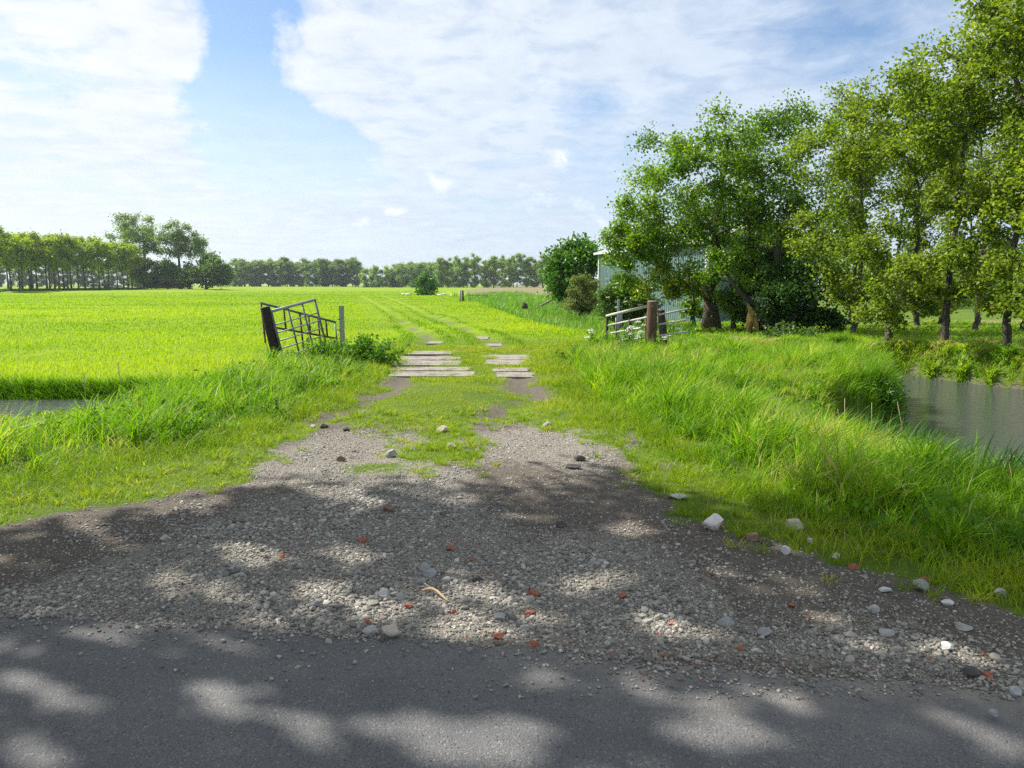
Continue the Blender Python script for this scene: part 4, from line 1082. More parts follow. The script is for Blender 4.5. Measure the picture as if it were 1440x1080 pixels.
def wob(a, b, n, amp, seed):
    rg = np.random.default_rng(seed); t = np.linspace(0, 1, n)[:, None]
    p = np.array(a) + (np.array(b) - np.array(a)) * t
    o = rg.normal(0, amp, (n, 3)); o[:, 2] = 0; o[0] = 0
    return p + o

WF = np.array([0.8, 0, 0.1])     # leaves trail with the wind
# maple by the shed
Y = 28.5
b0 = at(1000, 460, Y); b0[2] = zof(b0[0], b0[1])
cl = clumps_in(58, at(1022, 280, Y), (4.3, 3.0, 3.2), 0.72, 21, 0.0) + clumps_in(14, at(1010, 270, Y - 1.8), (2.6, 0.9, 2.4), 0.62, 27, 0.0)
cl += clumps_in(14, at(925, 315, Y - 0.6), (1.9, 1.6, 1.3), 0.65, 22) + clumps_in(8, at(885, 345, Y - 0.9), (0.9, 0.8, 0.8), 0.42, 26)
cl += clumps_in(9, at(930, 385, Y - 1.2), (1.5, 1.0, 0.9), 0.55, 23)
cl += clumps_in(12, at(1095, 205, Y), (2.4, 1.6, 1.3), 0.75, 24)
cl += clumps_in(12, at(1120, 330, Y - 0.5), (2.0, 1.4, 1.6), 0.7, 25)
yl = at(935, 400, Y)
def yellowing(P):
    d = np.linalg.norm((P - yl) / np.array([2.4, 3, 1.1]), axis=1)
    return 0.30 * smooth(1.0, 0.4, d)
tree('maple_tree', 'broad bright green tree with yellow sprays in front of the shed', 'tree', b0, wob(b0, at(1012, 250, Y), 8, 0.10, 3), 0.33, cl, M['maple'], M['grey_bark'], 0.115, 390, twigs=10, accent=yellowing, up=0.5, limb_r=0.22, spread=0.2)
# torn trunk
Y = 25.5
b1 = at(1066, 470, Y); b1[2] = zof(b1[0], b1[1])
cl = clumps_in(14, at(1115, 330, Y + 0.6), (2.0, 1.6, 1.9), 0.75, 31)
cl += clumps_in(6, at(1035, 380, Y), (1.3, 1.0, 0.7), 0.5, 32)
T_ = tree('maple_tree', 'dark tree whose torn trunk shows a bright orange wound', 'tree', b1 + np.array([0.25, 0.1, 0]), wob(b1 + np.array([0.3, 0.1, 0]), at(1110, 300, Y + .3), 7, 0.1, 5), 0.30, cl, M['maple'], M['bark'], 0.11, 400, twigs=9, up=0.4, limb_r=0.25)
mb = MB()
ob = np.array(T_.location)
bb = at(1059, 468, Y - 0.15); tp = at(1053, 428, Y - 0.1)
V = []; 
rings = []
rg = np.random.default_rng(8)
prof = [(1051, 426), (1055, 430), (1060, 436), (1064, 445), (1066, 455), (1068, 468), (1063, 467), (1060, 456), (1057, 461), (1055, 468), (1049, 468), (1049, 456), (1050, 445), (1052, 437)]
n_ = len(prof)
fr = [at(a_, b_, Y - 0.30 + 0.06 * rg.normal()) for a_, b_ in prof]; bk = [at(a_ + 1.0, b_ + 0.5, Y + 0.12) for a_, b_ in prof]
cen = at(1057, 450, Y - 0.40)
mb.add(fr + bk + [cen], [(i, (i + 1) % n_, 2 * n_) for i in range(n_)] + [(i, i + n_, (i + 1) % n_ + n_, (i + 1) % n_) for i in range(n_)] + [tuple(range(n_, 2 * n_))])
mb.build('torn_wood', M['raw_wood'], T_, ob)
mb = MB(); q0 = at(1082, 462, Y); mb.tube([q0, at(1066, 432, Y - .1), at(1048, 418, Y - .2), at(1030, 398, Y - .3), at(1022, 385, Y - .3)], [0.16, 0.12, 0.10, 0.08, 0.05], 8)
mb.tube([at(1084, 470, Y - .25), at(1076, 450, Y - .2), at(1070, 436, Y - .1)], [0.26, 0.2, 0.14], 8); mb.build('limb', M['bark'], T_, ob)

# alders along the pond
def alder(label, px, py, Y, pts, r0, envs, nper=290, leaf=0.10, seed=1, mat='alder', **kw):
    b = at(px, py, Y); b[2] = zof(b[0], b[1]) - 0.05; r0 = r0 * 0.66
    P = [b] + [at(a, c, Y + d) for a, c, d in pts]
    P = np.array(P)
    # resample the trunk
    t = np.linspace(0, len(P) - 1, 4 * len(P)); P = np.stack([np.interp(t, np.arange(len(P)), P[:, k]) for k in range(3)], 1)
    P[1:] += np.random.default_rng(seed).normal(0, 0.035, (len(P) - 1, 3))
    cl = []
    for i, (cx, cy, dY, rx, rz, n, rc) in enumerate(envs):
        k = Y / FPX
        cl += clumps_in(int(n * 1.25), at(cx, cy, Y + dY), (rx * k, rx * k * 0.8, rz * k), rc * 0.8, seed * 100 + i, 0.15)
    return tree('alder_tree', label, 'tree', b, P, r0, cl, M[mat], M['bark'], leaf, nper, 'alders on the far side of the pond', flop=WF, spread=0.17, twigs=9, limb_r=0.22, twig_r=0.008, **kw)
alder('slim alder next to the dark ivy mass, thin trunk half hidden', 1200, 476, 23.0, [(1205, 420, 0), (1215, 330, 0), (1212, 240, 0.1), (1205, 150, 0.2)], 0.15,
      [(1200, 215, 0, 75, 85, 20, 0.75), (1175, 330, -0.3, 60, 60, 10, 0.65), (1215, 410, -0.5, 50, 40, 7, 0.5)], seed=41)
alder('alder whose trunk leans to the right, left of the straight bare trunk', 1243, 485, 20.5, [(1252, 455, 0), (1272, 410, 0.1), (1292, 340, 0.2), (1290, 260, 0.3), (1270, 150, 0.3)], 0.17,
      [(1275, 175, 0, 75, 85, 20, 0.75), (1240, 330, -0.2, 55, 60, 9, 0.6), (1262, 420, -0.4, 55, 35, 8, 0.45)], seed=42)
alder('alder with straight clear trunk standing at the sunlit bank', 1327, 490, 18.8, [(1330, 445, 0), (1338, 360, 0), (1352, 260, 0.1), (1350, 150, 0.2), (1345, 70, 0.2)], 0.17,
      [(1335, 150, 0, 75, 95, 22, 0.70), (1365, 300, -0.2, 60, 70, 10, 0.55), (1325, 385, -0.4, 55, 45, 9, 0.45)], seed=43)
alder('alder at the right margin with leafy boughs down to the bank', 1412, 503, 17.3, [(1418, 450, 0), (1428, 360, 0), (1440, 250, 0.1), (1450, 120, 0.2), (1445, 0, 0.2)], 0.16,
      [(1445, 60, 0, 62, 110, 20, 0.62), (1425, 270, -0.2, 60, 90, 14, 0.55), (1410, 400, -0.5, 65, 50, 13, 0.45)], seed=44)
alder('tall dark limbed alder cut by the top right corner of the view', 1500, 505, 15.6, [(1490, 400, 0), (1470, 280, 0.1), (1440, 150, 0.2), (1418, 80, 0.3), (1400, 10, 0.3)], 0.18,
      [(1450, 10, 0, 75, 95, 15, 0.6), (1480, 220, 0, 60, 110, 12, 0.55), (1490, 400, -0.3, 60, 60, 8, 0.5)], seed=45)
alder('alder behind the straight one, seen through its crown', 1372, 470, 26.0, [(1375, 420, 0), (1385, 330, 0), (1380, 220, 0.1), (1385, 130, 0.2)], 0.16,
      [(1385, 200, 0, 70, 110, 20, 0.8), (1390, 350, 0, 60, 60, 8, 0.7)], seed=46, leaf=0.10)
ald = [o for o in COL.objects if o.name.startswith('alder_tree')]
for k_, (lb, sx_, Yb, rz_, sc_) in enumerate([('alder of the back row behind the leaning trunk', 1290, 29.0, 2.0, 1.05), ('alder of the back row right of the ivy mass', 1195, 31.0, 4.0, 1.0),
        ('alder of the back row at the right margin', 1440, 28.0, 1.0, 1.1), ('alder of the back row seen left of the straight trunk', 1320, 33.5, 5.2, 1.1)]):
    src = ald[(k_ * 2 + 1) % len(ald)]
    X_ = (sx_ - 720) / FPX * Yb
    r = src.copy(); COL.objects.link(r); r.location = (X_, Yb, zof(X_, Yb) - 0.05); r.rotation_euler = (0, 0, rz_); r.scale = (sc_, sc_, sc_); r['label'] = lb
    for ch in src.children:
        c = ch.copy(); COL.objects.link(c); c.parent = r
# dark ivy mass
Y = 24.5
b = at(1115, 470, Y); b[2] = zof(b[0], b[1])
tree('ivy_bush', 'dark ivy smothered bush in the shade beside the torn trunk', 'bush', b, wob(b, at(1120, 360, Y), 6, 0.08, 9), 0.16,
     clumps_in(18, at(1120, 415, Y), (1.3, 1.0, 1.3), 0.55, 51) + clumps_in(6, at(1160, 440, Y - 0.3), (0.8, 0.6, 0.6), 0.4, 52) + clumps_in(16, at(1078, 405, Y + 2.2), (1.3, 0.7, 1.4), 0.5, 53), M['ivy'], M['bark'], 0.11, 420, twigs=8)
for i, (lb, px, py, Y, env, mt, lf, n, rc, nper) in enumerate([
    ('leafy green shrub against the shed, left of the thick trunk', 975, 452, 31.5, (975, 420, 22, 32), 'maple', 0.13, 9, 0.45, 260),
    ('leafy shrub in the gap between the thick trunk and the torn trunk', 1032, 462, 27.6, (1030, 432, 16, 30), 'maple', 0.12, 8, 0.4, 260),
    ('tall round dark green shrub left of the shed', 805, 425, 54.0, (806, 382, 33, 42), 'laurel', 0.26, 44, 0.95, 300),
    ('olive brown twiggy shrub at the left corner of the shed', 822, 448, 40.0, (822, 417, 26, 28), 'olive', 0.10, 20, 0.5, 420),
    ('grey green elder shrub with cream flowers before the shed wall', 872, 452, 31.0, (874, 418, 34, 32), 'elder', 0.10, 24, 0.45, 420),
    ('pale green elder shoot in front of the shed wall bottom left', 905, 455, 30.5, (900, 432, 22, 20), 'elder', 0.10, 9, 0.35, 300),
    ('lone round bush by the lane far off near the white birds', 597, 413, 138.0, (597, 402, 12, 12), 'laurel', 0.55, 16, 0.9, 130),
    ]):
    b = at(px, py, Y); b[2] = zof(b[0], b[1])
    k = Y / FPX
    T_ = tree('shrub', lb, 'shrub', b, wob(b, at(env[0], env[1] - env[3] * 0.5, Y), 5, 0.04 * k * 20, 60 + i), 0.012 * Y ** 0.6 + 0.03,
              clumps_in(n, at(env[0], env[1], Y), (env[2] * k, env[2] * k, env[3] * k), rc, 70 + i), M[mt], M['bark'], lf, nper, twigs=7, sides=5)
    if 'cream flowers' in lb:
        rg = np.random.default_rng(3); ob = np.array(T_.location)
        for (fx, fy) in ((880, 424), (868, 432), (893, 422), (886, 437), (855, 418), (862, 441), (900, 428)):
            mb = MB(); c = at(fx, fy, Y - 1.15); mb.tube([c - np.array([0, 0, 0.02]), c - np.array([0, 0, 0.005])], 0.085, 10)
            for q in range(26):
                a = rg.uniform(0, 2 * PI); rr = 0.09 * math.sqrt(rg.uniform())
                mb.box(c + np.array([rr * math.cos(a), rr * math.sin(a) * 0.6, 0.02 * rg.normal()]), (0.028, 0.028, 0.012))
            mb.build('flower_head', M['cream_flower'], T_, ob, smooth_sh=False)

# roadside trees on the left, outside the view, whose shade falls on the road; their crowns are open where sun reaches the gravel
SUN_AZ = math.radians(-60)    # left of straight ahead
SUN_EL = math.radians(46)
SV = np.array([math.sin(SUN_AZ) * math.cos(SUN_EL), math.cos(SUN_AZ) * math.cos(SUN_EL), math.sin(SUN_EL)])
LIT = [(13, 800, 36, 10), (137, 742, 30, 4), (167, 765, 30, 4), (247, 820, 34, 15), (133, 823, 26, 6), (320, 838, 32, 9), (350, 778, 46, 8), (233, 851, 24, 9), (367, 874, 55, 12), (462, 843, 52, 13),
       (505, 848, 75, 14), (657, 837, 62, 9), (660, 886, 66, 11), (493, 783, 55, 6), (817, 820, 42, 9), (868, 803, 26, 9), (892, 742, 28, 4), (1118, 827, 48, 8), (1013, 803, 34, 5), (953, 886, 70, 12),
       (1230, 910, 34, 7), (1343, 924, 48, 8), (1122, 992, 70, 15), (973, 1022, 85, 20), (1339, 1019, 45, 10), (25, 920, 44, 11), (190, 905, 48, 9), (360, 915, 75, 8), (135, 1005, 85, 12),
       (320, 979, 42, 10), (15, 972, 34, 10), (415, 1036, 65, 14), (670, 1052, 130, 22), (470, 700, 60, 12), (1440, 1060, 60, 20), (60, 1070, 60, 14), (1180, 870, 30, 6), (760, 870, 25, 5), (90, 860, 40, 5)]
EDGE = np.array([(0, 12)]) + np.array([(-900, 760), (0, 740), (100, 722), (200, 712), (300, 690), (400, 655), (480, 652), (560, 655), (620, 664), (670, 645), (690, 618), (760, 622), (830, 640), (890, 648), (950, 690), (1030, 704), (1100, 692), (1250, 680), (1440, 660), (2600, 640)])
def sun_reaches(P):
    """True where the shadow of a leaf at P would land on ground that lies in the sun"""
    q = P - SV[None] * (P[:, 2] / SV[2])[:, None]
    dz = -CAMH
    f = q[:, 1] * CP - dz * SP * -1.0
    f = q[:, 1] * CP + CAMH * SP; u = q[:, 1] * SP - CAMH * CP
    ok = f > 0.3
    px = 720 + FPX * q[:, 0] / np.maximum(f, 0.3); py = 540 - FPX * u / np.maximum(f, 0.3)
    wx = (fbm(q[:, 0] * 4.0, q[:, 1] * 6.0, 310) - 0.5); wy = (fbm(q[:, 0] * 4.0, q[:, 1] * 6.0, 320) - 0.5)
    m = np.zeros(len(P), bool)
    for (cx, cy, rx, ry) in LIT:
        dx = px - cx; dy = py - cy - (0.10 if cy < 895 else 0.24) * dx
        e = ((dx / (rx * (1.05 if cy < 895 else 1.3) + 5) + wx * 2.3) ** 2 + (dy / (ry * 1.15 + 6) + wy * 2.3) ** 2)
        m |= RNG.uniform(0, 1, len(P)) < smooth(1.45, 0.75, e)
    m |= RNG.uniform(0, 1, len(P)) < 0.92 * smooth(0.66, 0.74, fbm(q[:, 0] * 3.4 + q[:, 1] * 1.2, q[:, 1] * 6.5, 333))
    m |= (py + wy * 60 < np.interp(px, EDGE[:, 0], EDGE[:, 1])) & (np.abs(px - 720) < 1300)
    return m & ok
def shade_tree(label, base, top, envs, nper, seed):
    b = np.array([base[0], base[1], zof(*base)])
    cl = []
    for i, (c, r, n, rc) in enumerate(envs): cl += clumps_in(n, c, r, rc, seed + i, 0.0, None, 3.0)
    return tree('roadside_tree', label, 'tree', b, wob(b, top, 9, 0.12, seed), 0.32, cl, M['alder'], M['bark'], 0.15, int(nper * 1.6), twigs=4, up=0.2, spread=0.34, drop=sun_reaches, limb_r=0.2, twig_r=0.007)
shade_tree('tall roadside tree left of the view shading the gravel', (-10.6, 7.6), (-9.0, 8.0, 11.5),
           [((-8.6, 8.3, 9.4), (4.8, 2.3, 1.7), 44, 0.75), ((-3.4, 8.6, 9.5), (3.6, 2.3, 1.4), 36, 0.75)], 330, 300)
shade_tree('tall roadside tree left of the road shading the asphalt', (-9.0, 2.6), (-7.5, 3.2, 11.5),
           [((-5.4, 3.8, 9.6), (6.6, 3.4, 1.6), 96, 0.78)], 330, 320)

# ------------------------------------------------------------------ far trees (copies of a few kinds)
def copy_thing(src, loc, rz, sc, label=None, group=None):
    r = src.copy(); COL.objects.link(r); r.location = loc; r.rotation_euler = (0, 0, rz); r.scale = sc
    if label: r['label'] = label
    if group: r['group'] = group
    for ch in src.children:
        c = ch.copy(); COL.objects.link(c); c.parent = r
    return r
def far_proto(name, label, h, rx, crown0, n, rc, nper, leaf, mat, seed, r0=0.25, group=None, pw=3.0):
    c = (0, 0, (h + crown0) / 2)
    cl = clumps_in(n, c, (rx, rx, (h - crown0) / 2 * 0.92), rc, seed, 0.3, None, pw)
    return tree(name, label, 'tree', (0, 0, 0), wob((0, 0, -0.3), (0.1, 0, h * 0.86), 6, 0.06, seed), r0, cl, M[mat], M['bark'], leaf, nper, group, twigs=6, sides=5, twig_r=0.03)

# avenue
G = 'avenue trees along the left edge of the field'
prot = [far_proto('avenue_tree', 'young avenue tree with clear trunk and yellow green crown', 15.2, 3.0, 6.0, 16, 1.35, 190, 0.5, 'lime', 400 + k, 0.26, G) for k in range(3)]
rows = [1, 15, 18.5, 31, 35, 45, 49, 55, 69, 73, 80, 86, 93, 98, 103, 113, 122, 133, 142, 149, 156, 167, 176, 182, 188]
rg = np.random.default_rng(5)
for i, px in enumerate(rows):
    Y = 178 + (px / 190.0) * 62 + (7 if i % 2 else 0)
    X = (px - 720) / FPX * (Y * CP + 1.0)
    loc = (X, Y, zof(X, Y))
    s = rg.uniform(0.93, 1.07)
    if i < 3:
        p = prot[i]; p.location = loc; p.scale = (s, s, s); p.rotation_euler = (0, 0, rg.uniform(0, 6))
    else:
        copy_thing(prot[i % 3], loc, rg.uniform(0, 6), (s, s, s))
# big trees at the farm
def px_tree(name, label, px, py, Y, pts, r0, envs, mat, leaf, nper, seed, **kw):
    b = at(px, py, Y); b[2] = zof(b[0], b[1]); k = Y / FPX
    P = [b] + [at(a, c, Y) for a, c in pts]; P = np.array(P)
    t = np.linspace(0, len(P) - 1, 3 * len(P)); P = np.stack([np.interp(t, np.arange(len(P)), P[:, q]) for q in range(3)], 1)
    cl = []
    for i, (cx, cy, rx, rz, n, rc) in enumerate(envs): cl += clumps_in(n, at(cx, cy, Y), (rx * k, rx * k * 0.9, rz * k), rc, seed + i)
    return tree(name, label, 'tree', b, P, r0, cl, M[mat], M['bark'], leaf, nper, twigs=6, sides=6, twig_r=0.05, **kw)
px_tree('poplar_tree', 'tallest loose crowned poplar above the end of the avenue', 203, 400, 262, [(204, 360), (200, 330), (190, 310)], 0.55, [(187, 328, 34, 24, 26, 2.6), (212, 356, 14, 18, 8, 1.8)], 'poplar', 0.62, 230, 500)
px_tree('poplar_tree', 'forked open poplar right of the tallest one, sky showing through', 254, 401, 258, [(252, 370), (250, 345), (252, 325)], 0.6, [(240, 342, 22, 25, 14, 2.3), (272, 345, 18, 22, 12, 2.3), (255, 328, 14, 12, 6, 2.0)], 'poplar', 0.62, 230, 510)
px_tree('oak_tree', 'low round dark oak at the right end of the farm trees', 290, 402, 252, [(290, 385), (292, 365)], 0.5, [(292, 377, 26, 19, 24, 2.1), (318, 386, 14, 13, 12, 1.6), (296, 393, 32, 8, 16, 1.5)], 'oak', 0.7, 230, 520)
px_tree('oak_tree', 'dark bushy tree under the tallest poplar beside the farm', 205, 401, 256, [(205, 388), (206, 378)], 0.3, [(207, 383, 14, 15, 12, 1.9), (190, 375, 16, 16, 10, 1.9), (212, 394, 18, 7, 14, 1.4)], 'oak', 0.7, 230, 530)
px_tree('oak_tree', 'dark bushy tree filling the foot of the forked poplar', 236, 402, 255, [(236, 390), (238, 380)], 0.3, [(236, 383, 19, 14, 16, 1.9), (262, 386, 18, 14, 14, 1.8), (248, 395, 26, 6, 14, 1.3)], 'oak', 0.7, 230, 540)

G1 = 'poplars of the hazy wood left of the gap'; G2 = 'trees of the low wood right of the gap'; G3 = 'tall poplars of the row right of the wood'; G4 = 'distant trees at the far right'
pa = [far_proto('poplar_tree', 'hazy grey green poplar in the far wood left of the gap', 18.5, 2.9, -0.6, 24, 1.35, 150, 0.7, 'poplar', 600 + k, 0.25, G1) for k in range(3)]
pb_ = [far_proto('wood_tree', 'round topped green tree in the low far wood right of the gap', 13.5, 3.4, -0.6, 20, 1.5, 150, 0.7, 'pale_poplar', 620 + k, 0.25, G2) for k in range(3)]
pc = [far_proto('poplar_tree', 'tall pale poplar in the far row right of the low wood', 19.0, 2.8, -0.6, 26, 1.25, 160, 0.62, 'pale_poplar', 640 + k, 0.25, G3) for k in range(3)]
pd = [far_proto('wood_tree', 'distant green tree glimpsed between the alder trunks', 10.0, 3.2, -0.4, 14, 1.6, 130, 0.6, 'pale_poplar', 660 + k, 0.25, G4) for k in range(2)]
used = set()
def put(protos, px, Y, hs, i):
    X = (px - 720) / FPX * (Y * CP + 1.0)
    loc = (X, Y, zof(X, Y)); rz = rg.uniform(0, 6); s = rg.uniform(0.94, 1.06); sc = (s, s, s * hs)
    p = protos[i % len(protos)]
    if p.name not in used:
        used.add(p.name); p.location = loc; p.rotation_euler = (0, 0, rz); p.scale = sc
    else:
        copy_thing(p, loc, rz, sc)
i = 0
for px in np.arange(334, 507, 8.5):
    put(pa, px + rg.uniform(-2, 2), 470 + rg.uniform(-6, 6), rg.uniform(0.84, 1.05), i); i += 1
for px in np.arange(338, 503, 9.5):
    put(pa, px + rg.uniform(-2, 2), 484 + rg.uniform(-4, 4), rg.uniform(0.95, 1.03), i); i += 1
i = 0
for px in np.arange(516, 640, 10.5):
    put(pb_, px + rg.uniform(-2, 2), 430 + rg.uniform(-6, 6), rg.uniform(0.76, 1.04), i); i += 1
for px in np.arange(560, 640, 9.0):
    put(pa, px + rg.uniform(-2, 2), 465 + rg.uniform(-4, 4), 0.86 + 0.04 * (px - 560) / 80, i); i += 1
i = 0
for px in (618, 630, 646, 657, 668, 684, 694, 706, 716, 727, 741, 752, 763, 774, 788):
    put(pc, px, 405 + rg.uniform(-6, 6), rg.uniform(0.84, 1.06) * (0.9 if px < 640 else 1), i); i += 1
for px in np.arange(640, 800, 14):
    put(pc, px + rg.uniform(-3, 3), 425, 0.85, i); i += 1
i = 0
for px in np.arange(1080, 1560, 22):
    put(pd, px + rg.uniform(-6, 6), 190 + rg.uniform(-20, 20), rg.uniform(0.7, 1.05), i); i += 1
for k_, px in enumerate((1215, 1240, 1262, 1290, 1318, 1345, 1372, 1400, 1428, 1460)):
    Yh = 58 + 4 * (k_ % 3); X_ = (px - 720) / FPX * Yh; s_ = rg.uniform(0.30, 0.42)
    copy_thing(pd[k_ % 2], (X_, Yh, zof(X_, Yh)), rg.uniform(0, 6), (s_ * 1.3, s_ * 1.3, s_), 'shrub of the hedge beyond the lawn behind the alders', 'hedge shrubs behind the alders')
# hazy wood seen under the avenue crowns
for px in np.arange(-60, 200, 11):
    put(pa, px + rg.uniform(-3, 3), 430 + rg.uniform(-10, 10), rg.uniform(0.8, 0.95), i); i += 1

# ------------------------------------------------------------------ shed
sheet_m, nt, out = new_mat('pale teal profiled sheet')
pos = nt.nodes.new('ShaderNodeNewGeometry').outputs['Position']
mp = nt.nodes.new('ShaderNodeMapping'); mp.inputs['Scale'].default_value = (3, 3, 0.35); nt.links.new(pos, mp.inputs['Vector'])
n1 = noise(nt, 1.2, 5, 0.65, mp.outputs[0])
r = ramp(nt, [(0.3, (0.105, 0.170, 0.172)), (0.7, (0.150, 0.230, 0.230))], n1.outputs['Fac'])
principled(nt, out, r.outputs[0], 0.45, 0.4)
roof_m = simple_mat('pale grey roof sheet', (0.24, 0.25, 0.26), (0.36, 0.37, 0.38), 0.8, 0.5, 0.4)
trim_m = simple_mat('white metal trim', (0.44, 0.45, 0.45), (0.58, 0.59, 0.59), 3, 0.5, 0.4)
EA = 3.75
A_ = np.array([6.05, 51.0, 0.0]); B_ = np.array([9.75, 36.9, 0.0])
ax = (A_ - B_) / np.linalg.norm(A_ - B_); nx_ = np.array([-ax[1], ax[0], 0]); nx_ = nx_ if nx_[0] < 0 else -nx_
LEN = np.linalg.norm(A_ - B_); WID = 6.4; RISE = 1.0
zb = -0.35
SH = thing('shed', 'pale teal profiled metal shed with grey roof behind the tree', 'shed', B_ + np.array([0, 0, zb]))
so = np.array(SH.location)
def ribbed(p0, p1, z0, z1fun, nrm, name):
    L = np.linalg.norm(p1 - p0); n = int(L / 0.05)
    V = []; F = []
    for i in range(n + 1):
        t = i / n; d = (i % 5); off = 0.035 if d in (1, 2) else 0.0
        p = p0 + (p1 - p0) * t + nrm * off
        V.append((p[0], p[1], z0)); V.append((p[0], p[1], z1fun(t)))
        if i: F.append((2 * i - 2, 2 * i, 2 * i + 1, 2 * i - 1))
    mb = MB(); mb.add(V, F); return mb.build(name, sheet_m, SH, so, smooth_sh=False)
C_ = B_ - nx_ * WID; D_ = A_ - nx_ * WID
ribbed(B_, A_, zb, lambda t: EA - 0.02, nx_, 'wall')
ribbed(B_, C_, zb, lambda t: EA - 0.02 + RISE * (1 - abs(2 * t - 1)), -ax, 'wall')
ribbed(D_, C_, zb, lambda t: EA - 0.02, -nx_, 'wall')
ribbed(A_, D_, zb, lambda t: EA - 0.02 + RISE * (1 - abs(2 * t - 1)), ax, 'wall')
for s_ in (0, 1):
    e0, e1 = (B_, A_) if s_ == 0 else (C_, D_)
    outw = nx_ if s_ == 0 else -nx_
    p = [e0 - ax * 0.25 + outw * 0.25, e1 + ax * 0.25 + outw * 0.25]
    rdg = [B_ - nx_ * WID / 2 - ax * 0.25, A_ - nx_ * WID / 2 + ax * 0.25]
    slope = RISE / (WID / 2)
    z0 = EA + 0.03 - 0.25 * slope; z1 = EA + 0.03 + RISE
    V = []
    for dz in (0, 0.07):
        V += [(*p[0][:2], z0 + dz), (*p[1][:2], z0 + dz), (*rdg[1][:2], z1 + dz), (*rdg[0][:2], z1 + dz)]
    F = [(3, 2, 1, 0), (4, 5, 6, 7), (0, 1, 5, 4), (1, 2, 6, 5), (2, 3, 7, 6), (3, 0, 4, 7)]
    mb = MB(); mb.add(V, F); mb.build('roof', roof_m, SH, so, smooth_sh=False)
rotm = Matrix.Rotation(math.atan2(ax[1], ax[0]), 3, 'Z')
mb = MB(); c = (A_ + B_) / 2 + nx_ * 0.33; mb.box((c[0], c[1], EA - 0.06), (LEN + 0.5, 0.12, 0.14), rotm); mb.build('gutter', trim_m, SH, so, smooth_sh=False)
for q in (A_, B_):
    mb = MB(); c = q + nx_ * 0.05; mb.box((c[0], c[1], (EA - 0.13 + zb) / 2), (0.16, 0.12, EA - 0.13 - zb), rotm); mb.build('corner_trim', trim_m, SH, so, smooth_sh=False)

# ------------------------------------------------------------------ farm behind the avenue
brick_m = simple_mat('dark red farm brick', (0.05, 0.03, 0.025), (0.09, 0.05, 0.04), 4, 0.9)
tile_m = simple_mat('dark roof tiles', (0.055, 0.04, 0.036), (0.10, 0.07, 0.06), 5, 0.8)
glass_m = simple_mat('dark glass', (0.02, 0.025, 0.03), (0.04, 0.05, 0.06), 2, 0.1, 0.5)
fb = at(226, 400, 290); fb[2] = zof(fb[0], fb[1])
FH = thing('farmhouse', 'low dark red farmhouse hidden behind the dark farm trees', 'house', fb)
mb = MB(); mb.box(fb + np.array([0, 0, 1.5]), (15, 8, 3.0)); mb.build('wall', brick_m, FH, fb, smooth_sh=False)
mb = MB()
V = [(-7.8, -4.4, 3.01), (7.8, -4.4, 3.01), (7.8, 4.4, 3.01), (-7.8, 4.4, 3.01), (-7.3, 0, 6.2), (7.3, 0, 6.2)]
mb.add([np.array(v) + fb for v in V], [(0, 1, 5, 4), (2, 3, 4, 5), (0, 4, 3), (1, 2, 5), (3, 2, 1, 0)]); mb.build('roof', tile_m, FH, fb, smooth_sh=False)
for wx in (-5, -2, 2, 5):
    mb = MB(); mb.box(fb + np.array([wx, -4.02, 1.6]), (1.3, 0.1, 1.4)); mb.build('window', trim_m, FH, fb, smooth_sh=False)
    mb = MB(); mb.box(fb + np.array([wx, -4.08, 1.6]), (1.1, 0.06, 1.2)); mb.build('pane', glass_m, FH.children[-1], (0, 0, 0) if False else fb, smooth_sh=False)

def car(label, px, Y, rz, paint, van=False):
    b = at(px, 398, Y); b[2] = zof(b[0], b[1])
    T_ = thing('parked_car', label, 'car', b)
    hgt = 1.9 if van else 1.45
    prof = [(-2.1, 0.3), (-2.15, 0.8), (-1.95, hgt - 0.1), (-1.6, hgt), (0.5 if not van else 0.9, hgt), (1.15 if not van else 1.4, 0.95), (2.05, 0.8), (2.15, 0.5), (2.1, 0.3)]
    n = len(prof); V = [(x, -0.85, z) for x, z in prof] + [(x, 0.85, z) for x, z in prof]
    F = [tuple(range(n)), tuple(range(2 * n - 1, n - 1, -1))] + [(i, i + n, (i + 1) % n + n, (i + 1) % n) for i in range(n)]
    mb = MB(); mb.add(V, F); mb.build('body', paint, T_, smooth_sh=False, bevel=0.06)
    for sy in (-0.86, 0.86):
        mb = MB(); mb.add([(-1.7, sy, 0.95), (0.95, sy, 0.95), (0.5, sy, hgt - 0.15), (-1.6, sy, hgt - 0.15)], [(0, 1, 2, 3)]); mb.build('window', glass_m, T_, smooth_sh=False)
        for wx in (-1.35, 1.3):
            mb = MB(); mb.tube([(wx, sy - 0.1, 0.33), (wx, sy + 0.1, 0.33)], 0.33, 14); mb.build('wheel', M['dark_wood'], T_)
    T_.rotation_euler = (0, 0, rz)
car('white van parked behind the avenue trunks', 136, 243, 0.1, trim_m, True)
car('white car parked low at the right end of the avenue', 169, 250, 0.0, trim_m)
car('dark car parked between the two white vehicles', 148, 247, 0.2, simple_mat('dark car paint', (0.02, 0.022, 0.025), (0.03, 0.032, 0.035), 3, 0.3, 0.5), True)

